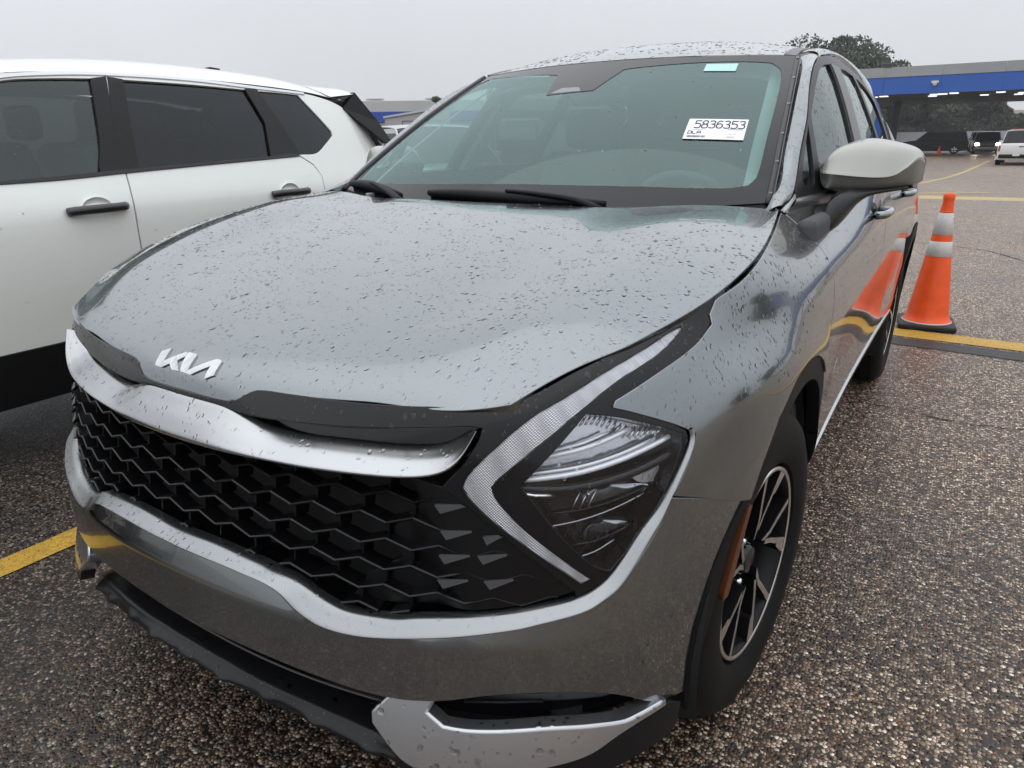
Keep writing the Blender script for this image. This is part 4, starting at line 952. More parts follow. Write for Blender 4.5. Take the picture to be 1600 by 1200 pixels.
# ---- door mirror
def door_mirror():
    L = []
    SEC = [(0.8051, 1.58, 1.206, 1.205, 1.2160), (0.8182, 1.553, 1.1653, 1.2007, 1.2395), (0.8425, 1.545, 1.1562, 1.1989, 1.265), (0.8744, 1.548, 1.1535, 1.1967, 1.2767), (0.9129, 1.557, 1.1540, 1.1935, 1.2819), (0.9577, 1.572, 1.1556, 1.1918, 1.2765), (0.9928, 1.592, 1.1593, 1.1979, 1.2688), (1.0202, 1.62, 1.1643, 1.2199, 1.2602), (1.0377, 1.66, 1.1707, 1.236, 1.248), (1.0486, 1.72, 1.1777, 1.224, 1.2299)]
    for k, (x, y, zb, zc, zt) in enumerate(SEC):
        yb = 1.745+.0*k; d = (zt-zb); w_ = min(1, k/3+.2)
        L.append([(x, yb, zb+.006), (x, (y+yb)/2, zb-.002), (x, y+.022*w_, zb), (x, y+.003, zb+.006+.1*d), (x, y-.004*w_, zc-.003), (x, y-.003*w_, zc+.003), (x, y+.012*w_, zc+(zt-zc)*.55), (x, y+.036*w_, zt-.003), (x, (y*.45+yb*.55), zt+.001), (x, yb, zt-.008)])
    n = len(L[0])
    sh = loft('door_mirror', L, MIRP, CAR, nu=3, nv=4, closed_u=True); fix_normals(sh)
    V = [p for p in L[-1]]+[p for p in L[0]]; mk('mirror_end', V, [tuple(range(n)), tuple(range(n, 2*n))[::-1]], MIRP, sh)
    box('mirror_glass', (.945, 1.747, 1.215), (.17, .006, .080), CHROME, sh)
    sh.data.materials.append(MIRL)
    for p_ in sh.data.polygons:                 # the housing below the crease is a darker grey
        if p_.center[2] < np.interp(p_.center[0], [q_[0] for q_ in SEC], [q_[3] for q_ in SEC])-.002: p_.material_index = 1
    arm = loft('arm', [[(.835, 1.405, 1.108), (.83, 1.52, 1.118), (.855, 1.52, 1.080), (.858, 1.375, 1.066)], [(.855, 1.412, 1.112), (.86, 1.535, 1.122), (.886, 1.53, 1.088), (.881, 1.385, 1.070)],
                       [(.868, 1.44, 1.140), (.872, 1.56, 1.148), (.905, 1.56, 1.118), (.898, 1.425, 1.102)], [(.898, 1.50, 1.158), (.890, 1.61, 1.160), (.925, 1.62, 1.146), (.926, 1.50, 1.136)], [(.93, 1.56, 1.160), (.92, 1.70, 1.160), (.955, 1.70, 1.150), (.965, 1.565, 1.149)], [(1.02, 1.62, 1.166), (1.01, 1.72, 1.166), (1.03, 1.72, 1.160), (1.035, 1.63, 1.160)]], PLAST_W, sh, nu=3, nv=4, closed_u=True); fix_normals(arm)
    fm = mirror_x(sh, CAR); a_ = R(-14); h_ = Vector((-.87, 1.45, 1.16)); fm.matrix_world = Matrix.Translation(h_)@Matrix.Rotation(a_, 4, 'Z')@Matrix.Translation(-h_)
door_mirror()
# ---- door handles
def handle(y):
    c = mapP(np.array(ps([(y, 1.06)])))[0]; n_ = np.array([1, 0, .12])
    cup = loft('handle_cup', [[c+[.002, r_*1.5*math.cos(a), r_*math.sin(a)] if r_ > .01 else c+[-.02, r_*math.cos(a), r_*math.sin(a)] for a in np.linspace(0, 2*math.pi, 17)[:-1]] for r_ in (.042, .036, .02, .005)], SATINB, CAR, nu=1, nv=1, closed_u=True); fix_normals(cup); both(cup)
    P = [c+[.004, -.085, .0], c+[.030, -.07, .002], c+[.036, -.03, .004], c+[.036, .05, .004], c+[.032, .095, .002], c+[.004, .11, 0]]
    both(tube('door_handle', catmull(np.array(P), .012), .0125, PAINT, CAR, seg=10, flat=1.0))
for nothing in ():
    pass
I0 = np.array([(.763, 1.163, 1.127), (.768, 1.172, 1.124)]); gO = mapG(np.array([(1.28, 1.133), (1.375, 1.160)])); pO = mapP(np.array(ps([(1.222, 1.120), (1.335, 1.1195)])))
both(fix_normals(loft('cowl_corner', [[(.745, 1.20, 1.118), (.762, 1.19, 1.128), tuple(gO[0]+[.002, 0, 0]), tuple(gO[1]+[.002, 0, 0])], [(.776, 1.212, 1.116), (.797, 1.212, 1.127), tuple(pO[0]+[-.004, 0, .001]), tuple(pO[1]+[-.004, 0, .001])]], PAINT, CAR, nu=3, nv=4)))
handle(1.97); handle(2.92)
# ---- wheels
def wheel(y, name='wheel'):
    cx = .795
    W = empty(name); W.parent = CAR; W.location = (0, 0, 0)
    cy, cz = y, .366
    prof = [(.085, .235), (.108, .240), (.1175, .262), (.1195, .290), (.117, .320), (.108, .342), (.096, .355), (.088, .362), (.072, .3665), (.066, .3665), (.064, .359), (.058, .359), (.056, .3675), (.024, .369), (.022, .361), (.016, .361), (.014, .369), (-.014, .369), (-.016, .361), (-.022, .361), (-.024, .369), (-.056, .3675), (-.058, .359), (-.064, .359), (-.066, .3665), (-.10, .352), (-.118, .30), (-.10, .235)]
    ty = fix_normals(mk('tyre', *lathe(prof, 96, 'x', (cx, cy, cz)), TYRE, W)); sharpen(ty, 50)
    rp = [(.088, .229), (.100, .231), (.104, .226), (.100, .219), (.088, .214), (.05, .205), (-.10, .203)]
    rim = fix_normals(mk('rim', *lathe(rp, 72, 'x', (cx, cy, cz)), WEBM, W)); 
    rl = fix_normals(mk('rim_lip', *lathe([(.099, .2305), (.1045, .2295), (.1055, .2230), (.1025, .2195)], 72, 'x', (cx, cy, cz)), MACH, W))
    mk('brake_disc', *lathe([(.02, .0), (.03, .05), (.02, .07), (.02, .145), (.0, .145)], 32, 'x', (cx, cy, cz)), DISCM, W)
    rot0 = .32
    def pt(r_, a, h): a += rot0; return (cx+h, cy+r_*math.sin(a), cz+r_*math.cos(a))
    def slab(poly, h0, h1, mat, name, bev=0):
        fn = lambda r_, a, w_: pt(r_, a, w_[0](r_) if callable(w_[0]) else w_[0])
        n = len(poly); V = [pt(r_, a, h1(r_)) for r_, a in poly]+[pt(r_, a, h0(r_)) for r_, a in poly]
        xy = [(r_*math.sin(a), r_*math.cos(a)) for r_, a in poly]
        from mathutils.geometry import tessellate_polygon
        F = [tuple(t) for t in tessellate_polygon([[Vector((*q, 0)) for q in xy]])]+[tuple(k+n for k in t) for t in tessellate_polygon([[Vector((*q, 0)) for q in xy]])]
        F += [(i, (i+1) % n, (i+1) % n+n, i+n) for i in range(n)]
        nt_ = len(tessellate_polygon([[Vector((*q, 0)) for q in xy]]))
        o = mk(name, V, F, mat, W, False)
        if mat is MACH: o.data.materials.append(WEBM); o.data.polygons.foreach_set('material_index', [0 if i < nt_ else 1 for i in range(len(F))])
        return fix_normals(o)
    face = lambda r_: .086+.016*np.clip(r_/.22, 0, 1)-.0
    for k in range(5):
        a0 = k*2*math.pi/5
        P = lambda L: [(r_, a0+a) for r_, a in L]
        slab(P([(.045, -.55), (.09, -.30), (.219, -.33), (.219, .20), (.09, .20), (.045, .55)]), lambda r_: .010, lambda r_: .030+.02*r_, WEBM, 'spoke_web')
        # the machined face: two legs of a lopsided vee with a cross tie
        slab(P([(.060, -.50), (.105, -.33), (.150, -.365), (.2195, -.375), (.2195, -.295), (.15, -.265), (.11, -.205), (.075, -.25)]), lambda r_: .060, face, MACH, 'spoke')
        slab(P([(.075, -.10), (.11, .045), (.15, .165), (.2195, .25), (.2195, .175), (.155, .075), (.115, -.06), (.085, -.22)]), lambda r_: .060, face, MACH, 'spoke')
        slab(P([(.166, .25), (.2195, .36), (.2195, .25), (.160, .16)]), lambda r_: .06, face, MACH, 'spoke_tip')
        a = a0+.63+rot0
        mk('wheel_nut', *lathe([(.0, .0), (.0, .010), (.02, .009), (.022, .0)], 6, 'x', (cx+.055, cy+.057*math.sin(a), cz+.057*math.cos(a))), CHROME, W)
    hc = fix_normals(mk('hub_cap', *lathe([(.04, .040), (.075, .038), (.084, .031), (.086, .0)], 32, 'x', (cx, cy, cz)), GLOSSB, W)); sharpen(hc)
    return W
for y in (.89, 3.645):
    W = wheel(y)
    Wm = empty('wheel'); Wm.parent = CAR
    for ch in list(W.children): mirror_x(ch, Wm)
    if y < 2:                                  # the front wheels are steered a little
        for w_, sx_ in ((W, 1), (Wm, -1)):
            c_ = Vector((sx_*.795, y, .366)); w_.matrix_basis = Matrix.Translation(c_+Vector((.002, 0, 0)))@Matrix.Rotation(R(-4.5), 4, 'Z')@Matrix.Translation(-c_)
# wheel wells and underbody
for y in (.89, 3.645):
    rows = [[(.70, y+.44*math.cos(a), .368+.44*math.sin(a)) for a in np.linspace(-.3, math.pi+.3, 24)], [(.90, y+.43*math.cos(a), .368+.43*math.sin(a)) for a in np.linspace(-.3, math.pi+.3, 24)]]
    both(loft('wheel_well', rows, DARK, CAR, nu=1, nv=1)); both(box('well_wall', (.62, y, .5), (.02, .95, .75), DARK, CAR))
box('underbody', (0, 2.35, .30), (1.5, 4.2, .12), DARK, CAR)
# ================================================================== GROUND
def asphalt():
    m = bpy.data.materials.new('exposed_aggregate_asphalt'); m.use_nodes = True; t = m.node_tree; b = t.nodes['Principled BSDF']; L = t.links.new
    co = N(t, 'ShaderNodeTexCoord'); wn = N(t, 'ShaderNodeTexNoise'); wn.inputs['Scale'].default_value = 90; wn.inputs['Detail'].default_value = 2; L(co.outputs['Object'], wn.inputs['Vector'])
    wv = N(t, 'ShaderNodeVectorMath', operation='SCALE'); wv.inputs['Scale'].default_value = .004; L(wn.outputs['Color'], wv.inputs[0])
    ad = N(t, 'ShaderNodeVectorMath', operation='ADD'); L(co.outputs['Object'], ad.inputs[0]); L(wv.outputs[0], ad.inputs[1])
    def vor(sc_, feat='F1'):
        v = N(t, 'ShaderNodeTexVoronoi', feature=feat); v.inputs['Scale'].default_value = sc_; L(ad.outputs[0], v.inputs['Vector']); return v
    v1 = vor(112); v2 = vor(112, 'DISTANCE_TO_EDGE'); v3 = vor(310)
    s = N(t, 'ShaderNodeSeparateColor'); L(v1.outputs['Color'], s.inputs[0])
    r_ = N(t, 'ShaderNodeValToRGB'); cr = r_.color_ramp; cr.interpolation = 'CONSTANT'
    cols = [(0, (.018, .012, .009)), (.15, (.045, .028, .018)), (.28, (.095, .062, .042)), (.40, (.15, .105, .074)), (.52, (.22, .165, .12)), (.64, (.30, .24, .185)), (.75, (.40, .335, .27)), (.85, (.15, .080, .050)), (.90, (.52, .455, .38)), (.96, (.70, .64, .56))]
    cr.elements[0].position = 0; cr.elements[0].color = (*cols[0][1], 1); cr.elements[1].position = cols[-1][0]; cr.elements[1].color = (*cols[-1][1], 1)
    for p, c in cols[1:-1]: e_ = cr.elements.new(p); e_.color = (*c, 1)
    L(s.outputs[0], r_.inputs[0])
    # bitumen between the pebbles; some pebbles sunk in it
    ed = N(t, 'ShaderNodeMapRange'); ed.inputs[1].default_value = .02; ed.inputs[2].default_value = .11; ed.inputs[1].default_value = .03; L(v2.outputs['Distance'], ed.inputs[0])
    rd = N(t, 'ShaderNodeMapRange'); rd.inputs[1].default_value = .80; rd.inputs[2].default_value = .52; L(v1.outputs['Distance'], rd.inputs[0])
    er = N(t, 'ShaderNodeMath', operation='MULTIPLY'); L(ed.outputs[0], er.inputs[0]); L(rd.outputs[0], er.inputs[1])
    sk = N(t, 'ShaderNodeMapRange'); sk.inputs[1].default_value = .0; sk.inputs[2].default_value = .08; L(s.outputs[1], sk.inputs[0])
    mu = N(t, 'ShaderNodeMath', operation='MULTIPLY'); L(er.outputs[0], mu.inputs[0]); L(sk.outputs[0], mu.inputs[1])
    mix = N(t, 'ShaderNodeMix', data_type='RGBA'); mix.inputs[6].default_value = (.012, .009, .007, 1); L(mu.outputs[0], mix.inputs[0]); L(r_.outputs[0], mix.inputs[7])
    # small grit
    s3 = N(t, 'ShaderNodeSeparateColor'); L(v3.outputs['Color'], s3.inputs[0])
    m3 = N(t, 'ShaderNodeMapRange'); m3.inputs[3].default_value = .72; m3.inputs[4].default_value = 1.3; L(s3.outputs[0], m3.inputs[0])
    # broad patches: wear and damp
    nz = N(t, 'ShaderNodeTexNoise'); nz.inputs['Scale'].default_value = .9; nz.inputs['Detail'].default_value = 6; nz.inputs['Roughness'].default_value = .62; L(co.outputs['Object'], nz.inputs['Vector'])
    mr = N(t, 'ShaderNodeMapRange'); mr.inputs[1].default_value = .3; mr.inputs[2].default_value = .7; mr.inputs[3].default_value = .75; mr.inputs[4].default_value = 1.35; L(nz.outputs[0], mr.inputs[0])
    nb = N(t, 'ShaderNodeTexNoise'); nb.inputs['Scale'].default_value = .13; nb.inputs['Detail'].default_value = 4; mpb = N(t, 'ShaderNodeMapping'); mpb.inputs['Scale'].default_value = (1.6, .5, 1); L(co.outputs['Object'], mpb.inputs[0]); L(mpb.outputs[0], nb.inputs['Vector'])
    mb = N(t, 'ShaderNodeMapRange'); mb.inputs[1].default_value = .35; mb.inputs[2].default_value = .65; mb.inputs[3].default_value = .85; mb.inputs[4].default_value = 1.18; L(nb.outputs[0], mb.inputs[0])
    q1 = N(t, 'ShaderNodeMath', operation='MULTIPLY'); L(m3.outputs[0], q1.inputs[0]); L(mr.outputs[0], q1.inputs[1])
    q2 = N(t, 'ShaderNodeMath', operation='MULTIPLY'); L(q1.outputs[0], q2.inputs[0]); L(mb.outputs[0], q2.inputs[1])
    # shade painted into the colour: dark near the cars, paler right and beyond
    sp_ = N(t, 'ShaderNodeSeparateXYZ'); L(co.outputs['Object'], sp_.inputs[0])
    shade_f = N(t, 'ShaderNodeMapRange'); shade_f.inputs[1].default_value = -.9; shade_f.inputs[2].default_value = 2.4; shade_f.inputs[3].default_value = .36; shade_f.inputs[4].default_value = 1.5
    # position ramp of that painted shade, darkest left and in front, noise-broken edge
    wx = N(t, 'ShaderNodeMath', operation='MULTIPLY_ADD'); wx.inputs[1].default_value = .50; L(sp_.outputs[1], wx.inputs[0]); L(sp_.outputs[0], wx.inputs[2]); wz_ = N(t, 'ShaderNodeMath', operation='MULTIPLY_ADD'); wz_.inputs[1].default_value = 1.6; L(nz.outputs[0], wz_.inputs[0]); L(wx.outputs[0], wz_.inputs[2]); shade_s = N(t, 'ShaderNodeMath', operation='SUBTRACT'); shade_s.inputs[1].default_value = .95; L(wz_.outputs[0], shade_s.inputs[0]); L(shade_s.outputs[0], shade_f.inputs[0])
    q3 = N(t, 'ShaderNodeMath', operation='MULTIPLY'); L(q2.outputs[0], q3.inputs[0]); L(shade_f.outputs[0], q3.inputs[1])
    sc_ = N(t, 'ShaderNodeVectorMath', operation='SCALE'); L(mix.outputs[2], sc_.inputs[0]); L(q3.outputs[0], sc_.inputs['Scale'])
    # fine cracks
    vc = N(t, 'ShaderNodeTexVoronoi', feature='DISTANCE_TO_EDGE'); vc.inputs['Scale'].default_value = .16; cn_ = N(t, 'ShaderNodeTexNoise'); cn_.inputs['Scale'].default_value = 1.5; cn_.inputs['Detail'].default_value = 6; L(co.outputs['Object'], cn_.inputs['Vector'])
    cs = N(t, 'ShaderNodeVectorMath', operation='SCALE'); cs.inputs['Scale'].default_value = .9; L(cn_.outputs['Color'], cs.inputs[0]); ca = N(t, 'ShaderNodeVectorMath', operation='ADD'); L(cs.outputs[0], ca.inputs[0]); L(co.outputs['Object'], ca.inputs[1]); L(ca.outputs[0], vc.inputs['Vector'])
    cm_ = N(t, 'ShaderNodeMapRange'); cm_.inputs[1].default_value = .0005; cm_.inputs[2].default_value = .0016; cm_.inputs[3].default_value = .45; L(vc.outputs['Distance'], cm_.inputs[0])
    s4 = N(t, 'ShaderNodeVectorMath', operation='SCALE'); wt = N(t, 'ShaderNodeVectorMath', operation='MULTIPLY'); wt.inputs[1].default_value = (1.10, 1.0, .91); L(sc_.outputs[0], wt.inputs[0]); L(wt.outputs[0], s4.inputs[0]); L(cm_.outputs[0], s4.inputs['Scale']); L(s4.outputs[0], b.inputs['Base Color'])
    rr_ = N(t, 'ShaderNodeMapRange'); rr_.inputs[1].default_value = .35; rr_.inputs[2].default_value = .65; rr_.inputs[3].default_value = .30; rr_.inputs[4].default_value = .50; L(nz.outputs[0], rr_.inputs[0]); L(rr_.outputs[0], b.inputs['Roughness'])
    # relief: rounded pebbles
    hh = N(t, 'ShaderNodeMath', operation='MULTIPLY'); h1 = N(t, 'ShaderNodeMapRange'); h1.inputs[1].default_value = 0; h1.inputs[2].default_value = .30; L(v2.outputs['Distance'], h1.inputs[0]); hr = N(t, 'ShaderNodeMapRange'); hr.inputs[1].default_value = .6; hr.inputs[2].default_value = .1; L(v1.outputs['Distance'], hr.inputs[0]); L(hr.outputs[0], hh.inputs[0]); L(sk.outputs[0], hh.inputs[1])
    bp = N(t, 'ShaderNodeBump'); bp.inputs['Strength'].default_value = .8; bp.inputs['Distance'].default_value = .004; L(hh.outputs[0], bp.inputs['Height']); L(bp.outputs[0], b.inputs['Normal'])
    return m
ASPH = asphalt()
def gz(y):
    """the lot falls half a metre towards the canopy"""
    t_ = min(max((y-12)/30, 0), 1); return -.5*t_*t_*(3-2*t_)
_gy = [-300, -40, 0, 12]+[12+i*1.5 for i in range(1, 21)]+[60, 120, 300, 700]
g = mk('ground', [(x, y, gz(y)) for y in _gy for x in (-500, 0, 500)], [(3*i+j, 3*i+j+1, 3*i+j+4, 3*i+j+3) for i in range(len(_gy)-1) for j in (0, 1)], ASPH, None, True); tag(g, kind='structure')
def yellow(name='worn_yellow_paint', col=(.62, .36, .035), thr=.47):
    m = bpy.data.materials.new(name); m.use_nodes = True; t = m.node_tree; b = t.nodes['Principled BSDF']; L = t.links.new
    co = N(t, 'ShaderNodeTexCoord'); n1 = N(t, 'ShaderNodeTexNoise'); n1.inputs['Scale'].default_value = 55; n1.inputs['Detail'].default_value = 6; n1.inputs['Roughness'].default_value = .7; L(co.outputs['Object'], n1.inputs['Vector'])
    v = N(t, 'ShaderNodeTexVoronoi', feature='DISTANCE_TO_EDGE'); v.inputs['Scale'].default_value = 150; L(co.outputs['Object'], v.inputs['Vector'])
    vc = N(t, 'ShaderNodeTexVoronoi', feature='DISTANCE_TO_EDGE'); vc.inputs['Scale'].default_value = 22; L(n1.outputs['Color'], vc.inputs['Vector'])
    ve = N(t, 'ShaderNodeTexVoronoi', feature='DISTANCE_TO_EDGE'); ve.inputs['Scale'].default_value = 38; vs_ = N(t, 'ShaderNodeVectorMath', operation='SCALE'); vs_.inputs['Scale'].default_value = .05; L(n1.outputs['Color'], vs_.inputs[0]); va_ = N(t, 'ShaderNodeVectorMath', operation='ADD'); L(vs_.outputs[0], va_.inputs[0]); L(co.outputs['Object'], va_.inputs[1]); L(va_.outputs[0], ve.inputs['Vector'])
    c1 = N(t, 'ShaderNodeMapRange'); c1.inputs[1].default_value = .006; c1.inputs[2].default_value = .03; L(ve.outputs['Distance'], c1.inputs[0])
    c2 = N(t, 'ShaderNodeMapRange'); c2.inputs[1].default_value = thr-.14; c2.inputs[2].default_value = thr-.07; L(n1.outputs[0], c2.inputs[0])
    mu = N(t, 'ShaderNodeMath', operation='MULTIPLY'); L(c1.outputs[0], mu.inputs[0]); L(c2.outputs[0], mu.inputs[1])
    mx_ = N(t, 'ShaderNodeMix', data_type='RGBA'); mx_.inputs[6].default_value = (.05, .038, .025, 1); mx_.inputs[7].default_value = (*col, 1); L(mu.outputs[0], mx_.inputs[0])
    n2 = N(t, 'ShaderNodeTexNoise'); n2.inputs['Scale'].default_value = 7; n2.inputs['Detail'].default_value = 4; L(co.outputs['Object'], n2.inputs['Vector']); m2 = N(t, 'ShaderNodeMapRange'); m2.inputs[3].default_value = .8; m2.inputs[4].default_value = 1.15; L(n2.outputs[0], m2.inputs[0])
    s_ = N(t, 'ShaderNodeVectorMath', operation='SCALE'); L(mx_.outputs[2], s_.inputs[0]); L(m2.outputs[0], s_.inputs['Scale']); L(s_.outputs[0], b.inputs['Base Color'])
    b.inputs['Roughness'].default_value = .42
    h1 = N(t, 'ShaderNodeMapRange'); h1.inputs[2].default_value = .3; L(v.outputs['Distance'], h1.inputs[0]); bp = N(t, 'ShaderNodeBump'); bp.inputs['Strength'].default_value = .6; bp.inputs['Distance'].default_value = .003; L(h1.outputs[0], bp.inputs['Height']); L(bp.outputs[0], b.inputs['Normal'])
    return m
YEL = yellow(); YELF = yellow('faded_yellow_paint', (.55, .40, .12), .5)
def strip(name, a, b, w_, mat, z=.004, label=None):
    a = np.array(a, float); b = np.array(b, float); d = unit(b-a); n_ = np.array([-d[1], d[0]])*w_/2; k = max(2, int(np.linalg.norm(b-a)/.06)); k = min(k, 160); V = []; rr = random.Random(int(a[0]*97+b[1]*31))
    for i in range(k+1):
        p = a+(b-a)*i/k; V += [(*(p-n_*(1+rr.uniform(-.05, .05))), z+gz(p[1])), (*(p+n_*(1+rr.uniform(-.05, .05))), z+gz(p[1]))]
    o = mk(name, V, [(2*i, 2*i+2, 2*i+3, 2*i+1) for i in range(k)], mat, None, False); tag(o, kind='structure'); return o
strip('parking_line', (-1.315, -2.6), (-1.235, 4.7), .115, YEL)
strip('parking_line', (-1.30, 4.86), (6.2, 4.60), .215, YEL)
strip('tar_strip', (.2, 4.57), (6.2, 4.34), .19, M('dark_sealer', (.022, .021, .020), .55, noise=(14, .35), bump=(160, .5, .004)), .0035)
strip('parking_line', (-6, 17.6), (24, 18.6), 1.2, YELF)
strip('parking_line', (-.396, 26.2), (1.552, 57.4), .19, YELF, .006)
strip('parking_line', (-2.832, 62.7), (-1.088, 76.4), .22, YELF, .006)
strip('parking_line', (-.1, 19.6), (1.5, 20.6), .22, YELF, .006)
def crack(pts, w_, seed, name='road_crack'):
    r_ = random.Random(seed); q = catmull(np.array(pts, float), .05); V = []
    for i, p in enumerate(q):
        d = unit(q[min(i+1, len(q)-1)]-q[max(i-1, 0)]); n_ = np.array([-d[1], d[0]]); j = n_*r_.uniform(-.012, .012); h_ = w_*r_.uniform(.15, 1)/2
        V += [(*(p+j-n_*h_), .003), (*(p+j+n_*h_), .003)]
    tag(mk(name, V, [(2*i, 2*i+2, 2*i+3, 2*i+1) for i in range(len(q)-1)], M('crack_dark', (.012, .010, .009), .9), None, False), kind='structure')
crack([(0.808, 3.163), (1.025, 3.187), (1.181, 3.142), (1.301, 3.138), (1.415, 3.143), (1.552, 3.189)], .013, 1); crack([(0.602, 9.691), (0.995, 9.514), (1.39, 9.255), (1.735, 8.624)], .022, 2); crack([(-3.4, -.9), (-2.3, -.35), (-1.5, -.42), (-.7, -.95)], .006, 3)
# ================================================================== TRAFFIC CONE
def cone():
    c = empty('traffic_cone', 'orange rubber traffic cone with two white reflective bands on a black base', 'traffic cone', None, (1.035, 5.08, 0), R(6))
    ORG = M('cone_orange', (.92, .105, .016), .45, noise=(12, .12)); WB = M('reflective_band', (.62, .60, .60), .35, noise=(60, .08)); RUB = M('black_rubber', (.014, .014, .014), .6)
    b_ = mk('base', *boxm((0, 0, .022), (.355, .355, .040)), RUB, c); bevel_obj(b_, .012, 2)
    def rr(z): return .138-(.138-.030)*(z-.045)/(.88-.045)
    prof = [(.040, .155), (.050, .152), (.058, .142), (.10, rr(.10))]+[(z, rr(z)) for z in np.linspace(.15, .86, 14)]+[(.875, .034), (.885, .036), (.912, .036), (.918, .030), (.905, .026), (.86, .026)]
    bd_ = fix_normals(mk('body', *lathe(prof, 64, 'z'), ORG, c)); 
    fix_normals(mk('flange_edge', *lathe([(.040, .157), (.046, .158), (.050, .1535)], 64, 'z'), WB, c))
    for z0, z1 in ((.500, .602), (.645, .790)):
        fix_normals(mk('reflective_band', *lathe([(z0, rr(z0)+.0005), (z0+.002, rr(z0)+.0025), (z1-.002, rr(z1)+.0025), (z1, rr(z1)+.0005)], 64, 'z'), WB, c))
    fix_normals(mk('collar', *lathe([(.795, rr(.795)), (.797, rr(.795)+.0015), (.80, rr(.80)+.0015), (.802, rr(.80))], 48, 'z'), ORG, c))
    return c
cone()
# ================================================================== WHITE SUV ALONGSIDE
WHITE = M('pearl_white_paint', (.86, .88, .84), .35, 0, 1, .02, noise=(1.2, .02)); 
WZ = [.20, .30, .45, .60, .72, .85, .95, 1.05, 1.13, 1.18, 1.35, 1.55, 1.62, 1.66]; WX = [-2.04, -2.02, -2.0, -1.987, -1.978, -1.974, -1.976, -1.988, -2.018, -2.04, -2.11, -2.20, -2.245, -2.29]
_wz = np.linspace(.2, 1.66, 300); _wx = nspline(WZ, np.array(WX), _wz)
def mapWS(uv):
    uv = np.asarray(uv, float); y = uv[:, 0]
    t_ = np.clip((y-2.35)/.75, 0, 1); b_ = np.clip((-.9-y)/.95, 0, 1)
    return np.stack([np.interp(uv[:, 1], _wz, _wx)-.14*t_**2.2-.20*b_**2.2, y, uv[:, 1]], 1)
WS = empty('parked_suv', 'white family SUV parked alongside with dark tinted rear windows and black door handles', 'car')
def wp(name, pts, mat, off=0., **k): k.setdefault('sp', .05); k.setdefault('sharp', 28); return panel(name, pts, mapWS, mat, WS, off=off, **k)
NEARSIDE = []
AR = lambda cy, r_=.42, a0=0, a1=180, n=14: [(cy+r_*math.cos(R(a)), .38+r_*math.sin(R(a))) for a in np.linspace(a0, a1, n)]
